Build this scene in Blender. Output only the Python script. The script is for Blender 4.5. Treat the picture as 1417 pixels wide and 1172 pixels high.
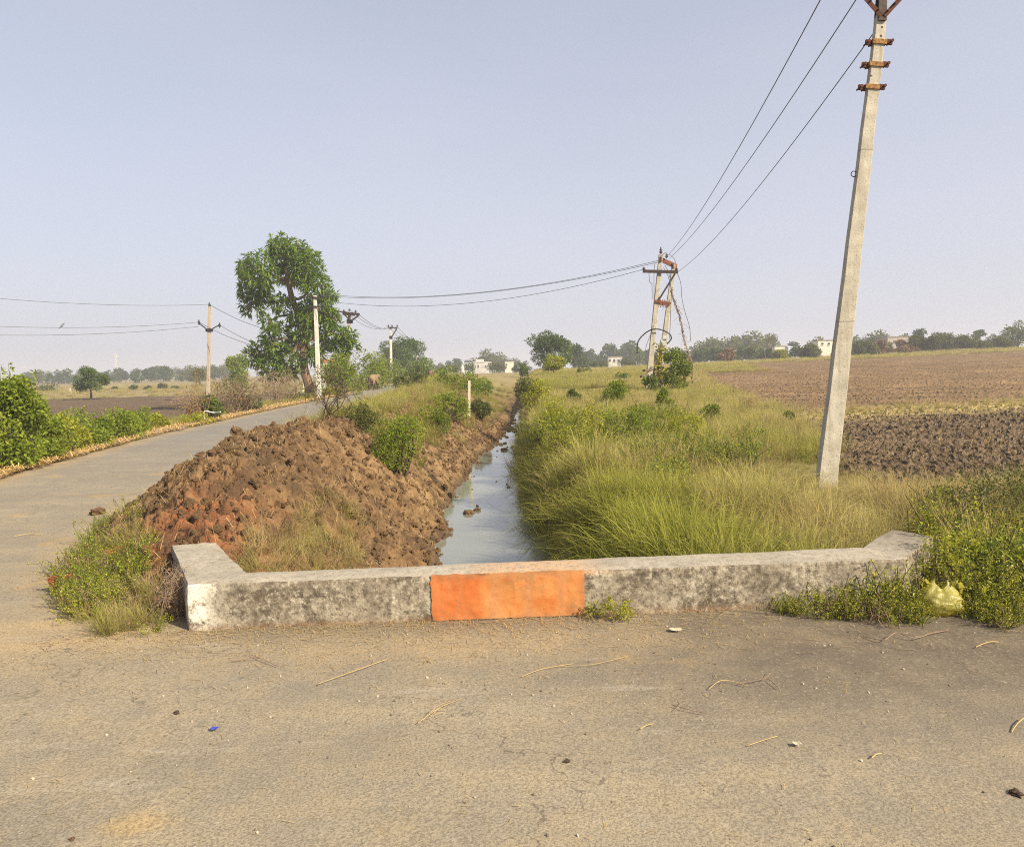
import bpy, bmesh, math, random
import numpy as np
from mathutils import Vector, Matrix

for o in list(bpy.data.objects):
    bpy.data.objects.remove(o)
SC = bpy.context.scene
COL = SC.collection
R = math.radians

# ------------------------------------------------------------------ camera
FPX, W0, H0 = 1060.0, 1417.0, 1172.0
PITCH, ROLL, EYE = math.atan(74 / 1060), R(1.2), 1.6
_f = np.array([0, math.cos(PITCH), -math.sin(PITCH)])
_r0 = np.array([1.0, 0, 0])
_u0 = np.array([0, math.sin(PITCH), math.cos(PITCH)])
_u = _u0 * math.cos(ROLL) + _r0 * math.sin(ROLL)
_r = _r0 * math.cos(ROLL) - _u0 * math.sin(ROLL)
cd = bpy.data.cameras.new('camera')
cd.sensor_fit = 'HORIZONTAL'; cd.sensor_width = 36.0
cd.lens = 36.0 * FPX / W0
cd.clip_start = 0.05; cd.clip_end = 6000
cam = bpy.data.objects.new('camera', cd); COL.objects.link(cam)
M = Matrix(((_r[0], _u[0], -_f[0], 0), (_r[1], _u[1], -_f[1], 0), (_r[2], _u[2], -_f[2], EYE), (0, 0, 0, 1)))
cam.matrix_world = M
SC.camera = cam

# ------------------------------------------------------------------ sky, sun, exposure
SUN_EL, SUN_AZ = R(36), R(128)          # azimuth clockwise from +Y: behind the camera, to the right
world = bpy.data.worlds.new('World'); SC.world = world; world.use_nodes = True
wt = world.node_tree; wt.nodes.clear()
sky = wt.nodes.new('ShaderNodeTexSky'); sky.sky_type = 'NISHITA'; sky.sun_disc = False
sky.sun_elevation = SUN_EL; sky.sun_rotation = SUN_AZ
sky.air_density = 1.0; sky.dust_density = 3.0; sky.ozone_density = 2.5
# a thin even veil of pale lavender haze over the whole clear sky
veil = wt.nodes.new('ShaderNodeMix'); veil.data_type = 'RGBA'
veil.inputs[0].default_value = 0.62
veil.inputs[7].default_value = (5.2, 5.2, 5.85, 1)
bg = wt.nodes.new('ShaderNodeBackground'); bg.inputs['Strength'].default_value = 0.080
wo = wt.nodes.new('ShaderNodeOutputWorld')
thin = wt.nodes.new('ShaderNodeTexNoise'); thin.inputs['Scale'].default_value = 1.6; thin.inputs['Detail'].default_value = 4.0
tmap = wt.nodes.new('ShaderNodeMapping'); tmap.inputs['Scale'].default_value = (1, 1, 3.0); tco = wt.nodes.new('ShaderNodeTexCoord')
wt.links.new(tco.outputs['Generated'], tmap.inputs[0]); wt.links.new(tmap.outputs[0], thin.inputs['Vector'])
trg = wt.nodes.new('ShaderNodeMapRange'); trg.inputs[1].default_value = .3; trg.inputs[2].default_value = .7; trg.inputs[3].default_value = -.05; trg.inputs[4].default_value = .05
wt.links.new(thin.outputs[0], trg.inputs[0]); sep = wt.nodes.new('ShaderNodeSeparateXYZ'); wt.links.new(tco.outputs['Generated'], sep.inputs[0])
elv = wt.nodes.new('ShaderNodeMapRange'); elv.inputs[1].default_value = 0.0; elv.inputs[2].default_value = .6; elv.inputs[3].default_value = .80; elv.inputs[4].default_value = .42   # the veil thins out overhead
wt.links.new(sep.outputs[2], elv.inputs[0]); vsum = wt.nodes.new('ShaderNodeMath'); vsum.operation = 'ADD'
wt.links.new(elv.outputs[0], vsum.inputs[0]); wt.links.new(trg.outputs[0], vsum.inputs[1]); wt.links.new(vsum.outputs[0], veil.inputs[0])
wt.links.new(sky.outputs[0], veil.inputs[6]); wt.links.new(veil.outputs[2], bg.inputs['Color'])
wt.links.new(bg.outputs[0], wo.inputs['Surface'])
sd = bpy.data.lights.new('sun', 'SUN'); sd.energy = 4.4; sd.angle = R(1.2); sd.color = (1.0, 0.87, 0.64)
sun = bpy.data.objects.new('sun', sd); COL.objects.link(sun)
sdir = Vector((math.sin(SUN_AZ) * math.cos(SUN_EL), math.cos(SUN_AZ) * math.cos(SUN_EL), math.sin(SUN_EL)))
sun.rotation_euler = sdir.to_track_quat('Z', 'Y').to_euler(); sun.location = (0, 0, 30)
SC.view_settings.view_transform = 'Standard'; SC.view_settings.look = 'None'
SC.view_settings.gamma = 1.0; SC.view_settings.use_curve_mapping = False
SC.view_settings.exposure = 0.90
SC.render.engine = 'CYCLES'
SC.cycles.use_denoising = False
SC.cycles.pixel_filter_type = 'BLACKMAN_HARRIS'; SC.cycles.filter_width = 1.05
SC.cycles.max_bounces = 6; SC.cycles.diffuse_bounces = 3; SC.cycles.volume_bounces = 1
SC.cycles.transparent_max_bounces = 8
SC.cycles.use_adaptive_sampling = True; SC.cycles.adaptive_threshold = 0.008

# ------------------------------------------------------------------ helpers
def ray(px, py):
    d = _f * FPX + _r * (px - W0 / 2) + _u * (H0 / 2 - py)
    return d
def at_z(px, py, z):
    d = ray(px, py); t = (z - EYE) / d[2]
    return np.array([d[0] * t, d[1] * t, z])
def at_y(px, py, Y):
    d = ray(px, py); t = Y / d[1]
    return np.array([d[0] * t, Y, EYE + d[2] * t])

def tag(o, label=None, cat=None, group=None, kind=None):
    if label: o['label'] = label
    if cat: o['category'] = cat
    if group: o['group'] = group
    if kind: o['kind'] = kind
    return o
def empty(name, loc=(0, 0, 0), rz=0.0):
    o = bpy.data.objects.new(name, None); COL.objects.link(o)
    o.location = loc; o.rotation_euler = (0, 0, rz); o.empty_display_size = 0.1
    return o
def copy_tree(o, loc, rz=0.0, sc=1.0):
    c = o.copy(); COL.objects.link(c); c.location = loc; c.rotation_euler = (0, 0, rz)
    c.scale = (sc, sc, sc) if not hasattr(sc, '__len__') else sc
    for ch in list(o.children):
        d = ch.copy(); COL.objects.link(d); d.parent = c
        for g in list(ch.children):
            e = g.copy(); COL.objects.link(e); e.parent = d
    return c

class MB:
    """collects geometry, builds ONE mesh object"""
    def __init__(s): s.v = []; s.q = []; s.t = []; s.n = 0; s.a = {}; s.qm = []; s.tm = []
    def add(s, v, q=None, t=None, m=0, **att):
        v = np.asarray(v, float).reshape(-1, 3); k = len(v)
        if q is not None and len(q): q = np.asarray(q, int).reshape(-1, 4); s.q.append(q + s.n); s.qm.append(np.full(len(q), m))
        if t is not None and len(t): t = np.asarray(t, int).reshape(-1, 3); s.t.append(t + s.n); s.tm.append(np.full(len(t), m))
        for key in set(list(s.a) + list(att)):
            if key not in s.a: s.a[key] = [np.zeros(s.n)] if s.n else []
            val = att.get(key, 0.0)
            s.a[key].append(np.broadcast_to(np.asarray(val, float), (k,)))
        s.v.append(v); s.n += k
        return s
    def box(s, c, d, rot=None, m=0, **att):
        c = np.asarray(c, float); d = np.asarray(d, float) / 2
        b = np.array([[x, y, z] for z in (-1, 1) for y in (-1, 1) for x in (-1, 1)], float) * d
        if rot is not None: b = b @ np.array(rot.to_3x3() if hasattr(rot, 'to_3x3') else rot).T
        return s.add(b + c, q=[[0, 2, 3, 1], [4, 5, 7, 6], [0, 1, 5, 4], [2, 6, 7, 3], [0, 4, 6, 2], [1, 3, 7, 5]], m=m, **att)
    def bar(s, p0, p1, w, d, m=0, taper=1.0, side=(0, 1, 0), **att):
        """box bar from p0 to p1; w across, d along 'side'"""
        p0 = np.asarray(p0, float); p1 = np.asarray(p1, float)
        ax = p1 - p0; ax /= np.linalg.norm(ax)
        sd_ = np.asarray(side, float); sd_ = sd_ - ax * np.dot(sd_, ax)
        if np.linalg.norm(sd_) < 1e-4: sd_ = np.array([1.0, 0, 0]) - ax * ax[0]
        sd_ /= np.linalg.norm(sd_); wv = np.cross(ax, sd_)
        vs = []
        for p, k in ((p0, 1.0), (p1, taper)):
            for a, b in ((-1, -1), (1, -1), (1, 1), (-1, 1)):
                vs.append(p + wv * a * w / 2 * k + sd_ * b * d / 2 * k)
        return s.add(vs, q=[[3, 2, 1, 0], [4, 5, 6, 7], [0, 1, 5, 4], [1, 2, 6, 5], [2, 3, 7, 6], [3, 0, 4, 7]], m=m, **att)
    def tube(s, pts, r, sides=6, m=0, cap=True, **att):
        pts = np.asarray(pts, float); n = len(pts); r = np.broadcast_to(np.asarray(r, float), (n,))
        tg = np.gradient(pts, axis=0); tg /= (np.linalg.norm(tg, axis=1)[:, None] + 1e-9)
        ref = np.array([0.13, 0.29, 0.95]) if abs(tg[0][2]) < 0.8 else np.array([0.95, 0.2, 0.1])
        a = np.cross(tg, ref); a /= (np.linalg.norm(a, axis=1)[:, None] + 1e-9); b = np.cross(tg, a)
        th = np.arange(sides) * 2 * math.pi / sides
        v = pts[:, None, :] + r[:, None, None] * (np.cos(th)[None, :, None] * a[:, None, :] + np.sin(th)[None, :, None] * b[:, None, :])
        q = []
        i = np.arange(n - 1)[:, None] * sides; j = np.arange(sides)[None, :]; j2 = (j + 1) % sides
        q = np.stack([i + j, i + j2, i + sides + j2, i + sides + j], -1).reshape(-1, 4)
        vv = v.reshape(-1, 3); t = []
        if cap:
            vv = np.vstack([vv, pts[0], pts[-1]]); c0 = n * sides; c1 = c0 + 1
            for k in range(sides):
                t.append([c0, (k + 1) % sides, k]); t.append([c1, (n - 1) * sides + k, (n - 1) * sides + (k + 1) % sides])
        return s.add(vv, q=q, t=t, m=m, **att)
    def mesh(s, name, mats, smooth=False):
        me = bpy.data.meshes.new(name)
        v = np.vstack(s.v) if s.v else np.zeros((0, 3))
        q = np.vstack(s.q) if s.q else np.zeros((0, 4), int); t = np.vstack(s.t) if s.t else np.zeros((0, 3), int)
        me.vertices.add(len(v)); me.vertices.foreach_set('co', v.astype(np.float32).ravel())
        nl = len(q) * 4 + len(t) * 3
        me.loops.add(nl); me.loops.foreach_set('vertex_index', np.concatenate([q.ravel(), t.ravel()]).astype(np.int32))
        me.polygons.add(len(q) + len(t))
        ls = np.concatenate([np.arange(len(q)) * 4, len(q) * 4 + np.arange(len(t)) * 3])
        me.polygons.foreach_set('loop_start', ls.astype(np.int32))
        mi = np.concatenate([np.concatenate(s.qm) if s.qm else np.zeros(0), np.concatenate(s.tm) if s.tm else np.zeros(0)])
        for mm in (mats if isinstance(mats, (list, tuple)) else [mats]): me.materials.append(mm)
        me.polygons.foreach_set('material_index', mi.astype(np.int32))
        me.polygons.foreach_set('use_smooth', np.full(len(mi), bool(smooth)))
        for k, arr in s.a.items():
            at = me.attributes.new(k, 'FLOAT', 'POINT'); at.data.foreach_set('value', np.concatenate(arr).astype(np.float32))
        me.update(calc_edges=True); me.validate()
        return me
    def build(s, name, mats, parent=None, smooth=False):
        o = bpy.data.objects.new(name, s.mesh(name, mats, smooth)); COL.objects.link(o)
        if parent is not None: o.parent = parent
        return o

def perlin(x, y, seed=0):
    x = np.asarray(x, float); y = np.asarray(y, float)
    xi = np.floor(x).astype(np.int64); yi = np.floor(y).astype(np.int64); xf = x - xi; yf = y - yi
    def g(ix, iy, dx, dy):
        h = (ix * 374761393 + iy * 668265263 + seed * 1442695041) & 0xffffffff
        h = ((h ^ (h >> 13)) * 1274126177) & 0xffffffff; h = h ^ (h >> 16)
        a = h.astype(float) / 4294967296.0 * 2 * math.pi
        return np.cos(a) * dx + np.sin(a) * dy
    u = xf * xf * xf * (xf * (xf * 6 - 15) + 10); v = yf * yf * yf * (yf * (yf * 6 - 15) + 10)
    a = g(xi, yi, xf, yf); b = g(xi + 1, yi, xf - 1, yf); c = g(xi, yi + 1, xf, yf - 1); d = g(xi + 1, yi + 1, xf - 1, yf - 1)
    return (a + (b - a) * u) * (1 - v) + (c + (d - c) * u) * v
def fbm(x, y, seed=0, oct=4):
    s = 0; a = 1.0; f = 1.0
    for i in range(oct): s = s + a * perlin(x * f, y * f, seed + i * 17); a *= 0.5; f *= 2.03
    return s
def worley(x, y, seed=0):
    x = np.asarray(x, float); y = np.asarray(y, float)
    xi = np.floor(x).astype(np.int64); yi = np.floor(y).astype(np.int64)
    best = np.full(x.shape, 9.0); val = np.zeros(x.shape)
    for dx in (-1, 0, 1):
        for dy in (-1, 0, 1):
            cx = xi + dx; cy = yi + dy
            h = (cx * 374761393 + cy * 668265263 + seed * 1442695041) & 0xffffffff
            h = ((h ^ (h >> 13)) * 1274126177) & 0xffffffff; h = h ^ (h >> 16)
            jx = (h & 1023) / 1023.0; jy = ((h >> 10) & 1023) / 1023.0; rv = ((h >> 20) & 1023) / 1023.0
            d = (cx + jx - x) ** 2 + (cy + jy - y) ** 2
            m = d < best; best = np.where(m, d, best); val = np.where(m, rv, val)
    return np.sqrt(best), val

# ---- material helpers
class NT:
    def __init__(s, name):
        s.m = bpy.data.materials.new(name); s.m.use_nodes = True; s.t = s.m.node_tree; s.t.nodes.clear()
        s.out = s.t.nodes.new('ShaderNodeOutputMaterial')
    def n(s, typ, ins=None, **props):
        k = s.t.nodes.new(typ)
        for a, b in props.items(): setattr(k, a, b)
        for a, b in (ins or {}).items(): s.set(k.inputs[a], b)
        return k
    def set(s, sock, b):
        if isinstance(b, bpy.types.NodeSocket): s.t.links.new(b, sock)
        else:
            if isinstance(b, tuple) and len(b) == 3 and sock.type == 'RGBA': b = (*b, 1)
            sock.default_value = b
    def coord(s, scale=(1, 1, 1), geo=False):
        c = s.n('ShaderNodeNewGeometry').outputs['Position'] if geo else s.n('ShaderNodeTexCoord').outputs['Object']
        if tuple(scale) == (1, 1, 1): return c
        return s.n('ShaderNodeMapping', {0: c, 'Scale': scale}).outputs[0]
    def noise(s, sc, det=3, rough=0.55, vec=None, dist=0.0):
        return s.n('ShaderNodeTexNoise', {'Vector': vec if vec is not None else s.coord(), 'Scale': sc, 'Detail': det, 'Roughness': rough, 'Distortion': dist}).outputs[0]
    def vor(s, sc, vec=None, feature='F1', out=0):
        return s.n('ShaderNodeTexVoronoi', {'Vector': vec if vec is not None else s.coord(), 'Scale': sc}, feature=feature).outputs[out]
    def ramp(s, fac, stops):
        k = s.n('ShaderNodeValToRGB', {0: fac}); e = k.color_ramp.elements
        while len(e) < len(stops): e.new(0.5)
        for i, (p, c) in enumerate(stops):
            e[i].position = p; e[i].color = (c, c, c, 1) if not hasattr(c, '__len__') else (*c, 1)
        return k.outputs[0]
    def mix(s, fac, a, b, mode='MIX'):
        k = s.n('ShaderNodeMix', {0: fac, 6: a, 7: b}, data_type='RGBA', blend_type=mode); return k.outputs[2]
    def math(s, op, a, b=0.0, clamp=False):
        k = s.n('ShaderNodeMath', {0: a, 1: b}, operation=op, use_clamp=clamp); return k.outputs[0]
    def attr(s, name, typ='GEOMETRY'):
        return s.n('ShaderNodeAttribute', attribute_name=name, attribute_type=typ).outputs['Fac']
    def bump(s, h, strength=0.5, dist=0.01):
        return s.n('ShaderNodeBump', {'Height': h, 'Strength': strength, 'Distance': dist}).outputs[0]
    def pbr(s, col, rough=0.85, normal=None, metal=0.0, spec=0.3, **kw):
        ins = {'Base Color': col, 'Roughness': rough, 'Metallic': metal, 'Specular IOR Level': spec}; ins.update(kw)
        k = s.n('ShaderNodeBsdfPrincipled', ins)
        if normal is not None: s.t.links.new(normal, k.inputs['Normal'])
        s.t.links.new(k.outputs[0], s.out.inputs['Surface'])
        return s.m

def simple(name, c1, c2, sc=8.0, rough=0.8, bump=0.2, metal=0.0, spec=0.3):
    t = NT(name); f = t.noise(sc, 5, 0.65)
    return t.pbr(t.mix(t.ramp(f, [(0.35, 0.0), (0.65, 1.0)]), c1, c2), rough, t.bump(t.noise(sc * 6, 3), bump, 0.01), metal, spec)

def leafmat(name, dark, light, dry=None, trans=0.35, gloss=0.12, inst=False):
    """leaves: colour runs dark..light with the leaf's own 'tint'; thin, so light passes through"""
    t = NT(name); f = t.attr('tint')
    if inst: f = t.math('ADD', t.math('MULTIPLY', f, 0.6), t.math('MULTIPLY', t.attr('itint', 'INSTANCER'), 0.5))
    c = t.ramp(f, [(0.0, dark), (0.8, light), (1.0, dry if dry else light)])
    d = t.n('ShaderNodeBsdfDiffuse', {'Color': c}).outputs[0]
    tr = t.n('ShaderNodeBsdfTranslucent', {'Color': t.mix(0.5, c, (light[0] * 1.3, light[1] * 1.25, light[2] * 0.7))}).outputs[0]
    g = t.n('ShaderNodeBsdfGlossy', {'Color': (1, 1, 1, 1), 'Roughness': 0.42}).outputs[0]
    m1 = t.n('ShaderNodeMixShader', {0: trans, 1: d, 2: tr}).outputs[0]
    lw = t.n('ShaderNodeLayerWeight', {'Blend': gloss}).outputs['Fresnel']
    m2 = t.n('ShaderNodeMixShader', {0: t.math('MULTIPLY', lw, 0.35), 1: m1, 2: g}).outputs[0]
    t.t.links.new(m2, t.out.inputs['Surface'])
    return t.m

def grassmat(name, g0, g1, s0, s1):
    """grass: base..tip, green g0->g1 or straw s0->s1 chosen per blade and per tuft (itint = dryness)"""
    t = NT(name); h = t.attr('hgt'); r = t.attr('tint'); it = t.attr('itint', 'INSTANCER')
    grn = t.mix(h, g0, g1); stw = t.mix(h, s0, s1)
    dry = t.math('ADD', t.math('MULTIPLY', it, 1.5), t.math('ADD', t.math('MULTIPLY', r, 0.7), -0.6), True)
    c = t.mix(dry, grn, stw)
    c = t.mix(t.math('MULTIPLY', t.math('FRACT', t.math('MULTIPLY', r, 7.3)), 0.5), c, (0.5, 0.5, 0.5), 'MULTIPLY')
    d = t.n('ShaderNodeBsdfDiffuse', {'Color': c}).outputs[0]
    tr = t.n('ShaderNodeBsdfTranslucent', {'Color': c}).outputs[0]
    m1 = t.n('ShaderNodeMixShader', {0: 0.48, 1: d, 2: tr}).outputs[0]
    t.t.links.new(m1, t.out.inputs['Surface'])
    return t.m
# ------------------------------------------------------------------ lie of the land
YS = np.array([4.5, 5, 6, 7, 8, 10, 14, 20, 30, 38, 45, 60, 90, 150, 300, 1500.0])
def tb(*v): return np.array(v, float)
def roadz(y): return np.where(np.asarray(y) > 15, 0.006 * (np.clip(y, 15, 130) - 15), 0.0)
T_RR = tb(-2.35, -2.9, -3.6, -4.0, -4.35, -4.9, -5.1, -5.6, -6.9, -7.7, -7.8, -7.9, -9, -13, -13, -13)
T_RL = tb(-6.9, -7.0, -7.2, -7.4, -7.6, -7.9, -8.7, -9.6, -10.2, -10.5, -10.7, -11.2, -13.0, -18, -18, -18)
T_CX = tb(-1.9, -2.1, -2.4, -2.8, -3.05, -3.2, -3.15, -3.1, -3.5, -3.9, -4.2, -4.8, -5.5, -6, -6, -6)
T_CZ = tb(0.0, .02, .24, .48, .66, .80, .76, .72, .85, 1.0, 1.1, 1.25, 1.2, 1.0, .6, .4)
T_WL = tb(-1.0, -1.0, -1.0, -1.0, -1.0, -.95, -1.12, -.92, -.25, .1, .3, .9, 2, 3, 3, 3)
T_WR = tb(.6, .6, .58, .55, .5, .42, .16, .05, .42, .6, .75, 1.2, 2.6, 4, 4, 4)
T_WZ = tb(-1, -1, -1, -1, -1, -1, -1, -.98, -.95, -.93, -.9, -.3, .5, .8, .5, .4)
T_RZ = tb(-.05, -.05, -.03, 0, 0, 0, .06, .16, .32, .48, .62, .95, 1.3, 1.2, .6, .4)
T_FZ = tb(0, 0, 0, 0, 0, .05, .1, .2, .45, .7, .95, 1.6, 2.9, 3.6, 1.2, .6)
# wall line on the ground (front foot of the parapet)
WA = at_z(262, 874, 0.0); WB = at_z(1240, 836, 0.0)
def wallfront(x): return WA[1] + (np.asarray(x) - WA[0]) / (WB[0] - WA[0]) * (WB[1] - WA[1])
def Y_(t, y): return np.interp(y, YS, t)
def height(x, y):
    x = np.asarray(x, float); y = np.asarray(y, float); x, y = np.broadcast_arrays(x, y)
    rr = Y_(T_RR, y); rl = Y_(T_RL, y); cx = Y_(T_CX, y); cz = Y_(T_CZ, y); wl = Y_(T_WL, y); wr = Y_(T_WR, y)
    wl = wl + .16 * fbm(y * .9, y * 0 + 5.5, 91, 3) * np.clip((y - 5.5) / 3, 0, 1); wz = Y_(T_WZ, y); rz = Y_(T_RZ, y); fz = Y_(T_FZ, y); zr = roadz(y)
    far = np.clip((y - 150) / 150, 0, 1); lf = zr * (1 - far) - 1.0 + 1.0 * far
    K = [(rl - 400, lf), (rl - 7, lf), (rl - 1.6, zr - .12), (rl, zr), (rr, zr), (cx - .25, cz - .03), (cx + .35, cz - .04), (wl - .05, -0.84 + (wz + 1)),
         (wl + .3, wz), (wr - .1, wz), (wr + .12, np.maximum(-0.72, wz + .1)), (wr + .6, rz), (13 + 0 * y, rz + .02), (85 + 0 * y, fz), (500 + 0 * y, fz)]
    z = np.zeros(x.shape) + K[0][1]
    for (xa, za), (xb, zb) in zip(K[:-1], K[1:]):
        t = np.clip((x - xa) / np.maximum(xb - xa, 1e-3), 0, 1); z = np.where(x >= xa, za + (zb - za) * t, z)
    onroad = (x > rl) & (x < rr)
    und = 0.05 * fbm(x * .6, y * .6, 3, 3) + np.clip(y / 60, 0, 1) * .14 * fbm(x * .09, y * .09, 5, 2)
    edge = np.clip(np.minimum(np.abs(x - rl), np.abs(x - rr)) / 1.0, 0, 1)
    z = z + np.where(onroad, 0.0, und * edge)
    front = (y < wallfront(x) + .12) | (y < 4.6)
    return np.where(front, 0.0, z)
def onground(px, py):
    """where the sight line through a photo pixel meets the land (used once, to place things)"""
    d = ray(px, py); ts = np.linspace(2, 400, 60000) / FPX
    p = np.array([0, 0, EYE])[None] + d[None] * ts[:, None]
    hit = np.nonzero(p[:, 2] < height(p[:, 0], p[:, 1]))[0]
    return p[hit[0]] if len(hit) else p[-1]
def H1(x, y): return float(height(np.array([x]), np.array([y]))[0])

def grid_obj(name, X, Y, Z, mat, att=None, keep=None, smooth=True, parent=None):
    n, m = X.shape; idx = np.arange(n * m).reshape(n, m)
    q = np.stack([idx[:-1, :-1], idx[:-1, 1:], idx[1:, 1:], idx[1:, :-1]], -1).reshape(-1, 4)
    v = np.stack([X, Y, Z], -1).reshape(-1, 3)
    att = {k: a.ravel() for k, a in (att or {}).items()}
    if keep is not None:
        kq = keep.ravel()[q].all(1); q = q[kq]; used = np.unique(q); re = np.zeros(n * m, int); re[used] = np.arange(len(used))
        q = re[q]; v = v[used]; att = {k: a[used] for k, a in att.items()}
    b = MB(); b.add(v, q=q, **att); return b.build(name, mat, parent, smooth)

# field outlines on the ground
def field_left(y):   # left edge of the big ploughed field on the right
    return np.interp(y, [9.3, 10.4, 12, 14.5, 16, 20, 30, 40, 70, 100], [5.2, 4.55, 4.75, 5.5, 5.9, 7.0, 8.4, 9.8, 16.5, 24])
FIELD_Y0, FIELD_Y1 = 9.3, 96.0

# ---- ground sheet
def mk_ground_mat():
    t = NT('ground_soil_and_grass'); soil = t.attr('soil'); dry = t.attr('dry')
    n1 = t.noise(1.3, 5, .6); n2 = t.noise(14, 4, .65); n3 = t.noise(.12, 4, .6)
    g = t.mix(t.ramp(n2, [(.35, 0), (.65, 1)]), (.10, .105, .035), (.20, .17, .07))
    s = t.mix(t.ramp(n2, [(.35, 0), (.65, 1)]), (.12, .075, .04), (.25, .16, .085))
    st = t.mix(t.ramp(n1, [(.35, 0), (.65, 1)]), (.32, .24, .12), (.24, .20, .10))
    dd = t.math('ADD', dry, t.math('MULTIPLY', t.math('SUBTRACT', n3, .5), 1.2), True)
    c = t.mix(dd, g, st); c = t.mix(soil, c, s)
    return t.pbr(c, .95, t.bump(n2, .6, .03), spec=.1)
GM = mk_ground_mat()
xs = np.concatenate([-np.geomspace(900, 8.2, 70), np.arange(-8, 9.01, .09), np.geomspace(9.2, 900, 80)])
vs = np.concatenate([np.linspace(-60, -.3, 14), np.arange(0.0, 8, .09), np.geomspace(8.1, 1100, 190)])
GX, GV = np.meshgrid(xs, vs); GY = GV + np.where(GV < 60, wallfront(np.clip(GX, -6, 8)), wallfront(0))
GZ = height(GX, GY)
rl_, rr_ = Y_(T_RL, GY), Y_(T_RR, GY)
onr = (GX > rl_ - .1) & (GX < rr_ + .1) & (GY > 3) | (GV < .1)
GZ = GZ - np.where(onr, .05, 0)
mound_in = (GX > rr_ + .15) & (GX < Y_(T_WL, GY) + .25) & (GV > .15) & (GY < 52)
GZ = GZ - np.where(mound_in, .16, 0)
infield = (GX > field_left(GY) + .3) & (GY > FIELD_Y0 + .6) & (GY < FIELD_Y1) & (GX < 118)
lf_in = (GX < -15) & (GX > -78) & (GY > 42) & (GY < 84)
GZ = GZ - np.where(infield, .2, 0) - np.where(lf_in, .15, 0)
a_soil = np.clip(1 - np.abs(GX - Y_(T_WL, GY)) / 1.6, 0, 1) * (GY < 70) * (GX < Y_(T_WR, GY) + .2)
a_soil = np.maximum(a_soil, (GX > -6) * (GX < Y_(T_WR, GY) + .45) * (GY < 15) * 1.0)
a_soil = np.maximum(a_soil, np.exp(-((GX - 4.9) / 1.6) ** 2 - ((GY - 38) / 3.5) ** 2) * 1.2).clip(0, 1)
a_dry = .35 + .5 * np.exp(-((GX - rl_) / 1.3) ** 2) + .35 * (GY > 60)
ground = grid_obj('ground', GX, GY, GZ, GM, {'soil': a_soil, 'dry': a_dry})
tag(ground, 'open grassy land on both sides of road and ditch', 'ground', kind='structure')

# ---- road sheet (tarmac under dust), junction in front of the parapet included
def mk_road_mat():
    t = NT('dusty_tarmac'); far = t.attr('grey'); dirt = t.attr('dirt'); dust = t.attr('dust')
    big = t.noise(.55, 4, .6); mid = t.noise(3.2, 5, .65); fine = t.noise(95, 3, .7); grit = t.noise(38, 2, .6)
    c = t.mix(t.ramp(big, [(.36, 0), (.66, 1)]), (.25, .216, .162), (.345, .292, .208))
    c = t.mix(t.ramp(mid, [(.42, 0), (.72, .75)]), c, (.38, .30, .185))
    c = t.mix(t.math('MULTIPLY', far, t.ramp(mid, [(.3, 1), (.75, .55)])), c, (.225, .215, .20))
    c = t.mix(t.math('MULTIPLY', dirt, t.ramp(mid, [(.30, 1), (.72, .6)])), c, (.092, .071, .05))
    c = t.mix(t.math('MULTIPLY', dust, t.ramp(mid, [(.25, .3), (.6, 1)])), c, (.42, .31, .17))
    ochre = t.ramp(t.noise(1.15, 2, .5, t.coord((1, 1.2, 1))), [(.655, 0), (.70, 1)])
    c = t.mix(t.math('MULTIPLY', ochre, .45), c, (.46, .31, .12))
    pale = t.ramp(t.noise(2.1, 4, .7, t.coord((.35, 2.0, 1))), [(.60, 0), (.68, 1)])
    c = t.mix(t.math('MULTIPLY', pale, .35), c, (.46, .41, .33))
    c = t.mix(t.ramp(fine, [(.40, .55), (.56, 0)]), c, (.09, .075, .058))
    c = t.mix(t.ramp(grit, [(.61, 0), (.68, .28)]), c, (.46, .40, .31))
    trk = t.ramp(t.noise(.9, 3, .6, t.coord((.22, 1.5, 1))), [(.40, .2), (.56, 0)])
    c = t.mix(trk, c, (.15, .13, .105))
    crk = t.ramp(t.vor(1.15, t.n('ShaderNodeVectorMath', {0: t.coord(), 1: t.n('ShaderNodeTexNoise', {'Vector': t.coord(), 'Scale': 4.0, 'Detail': 4.0}).outputs[1]}, operation='ADD').outputs[0], 'DISTANCE_TO_EDGE'), [(.004, .55), (.012, 0)])
    c = t.mix(t.math('MULTIPLY', crk, t.ramp(big, [(.46, 0), (.54, 1)])), c, (.07, .058, .045))
    spots = t.ramp(t.vor(9), [(.03, 1), (.055, 0)])
    c = t.mix(t.math('MULTIPLY', spots, t.ramp(mid, [(.45, 0), (.55, .85)])), c, (.05, .04, .03))
    hgt = t.math('ADD', t.math('MULTIPLY', fine, .6), t.math('MULTIPLY', grit, .8))
    return t.pbr(c, .9, t.bump(hgt, .4, .012), spec=.2)
RM = mk_road_mat()
rv = np.concatenate([np.linspace(-14, -5.2, 12), np.arange(-5, 4.5, .08), [4.5], np.geomspace(5.0, 125, 230)])
ru = np.linspace(0, 1, 150)
RU, RY = np.meshgrid(ru, rv)
wob = .09 * fbm(RY * 1.3, RY * 0 + 3.1, 8, 4)
xl = np.where(RY < 4.55, -6.9 + (RY - 4.5) * -.19, Y_(T_RL, np.maximum(RY, 4.5))) + wob
xl = np.where(RY < -3, -30, xl)
xr = np.where(RY < 4.55, 14.0, Y_(T_RR, np.maximum(RY, 4.5))) + .10 * fbm(RY * 1.5, RY * 0 + 9.7, 9, 4)
xl = np.where(RY < 4.55, np.minimum(xl, -6.9), xl)
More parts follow.
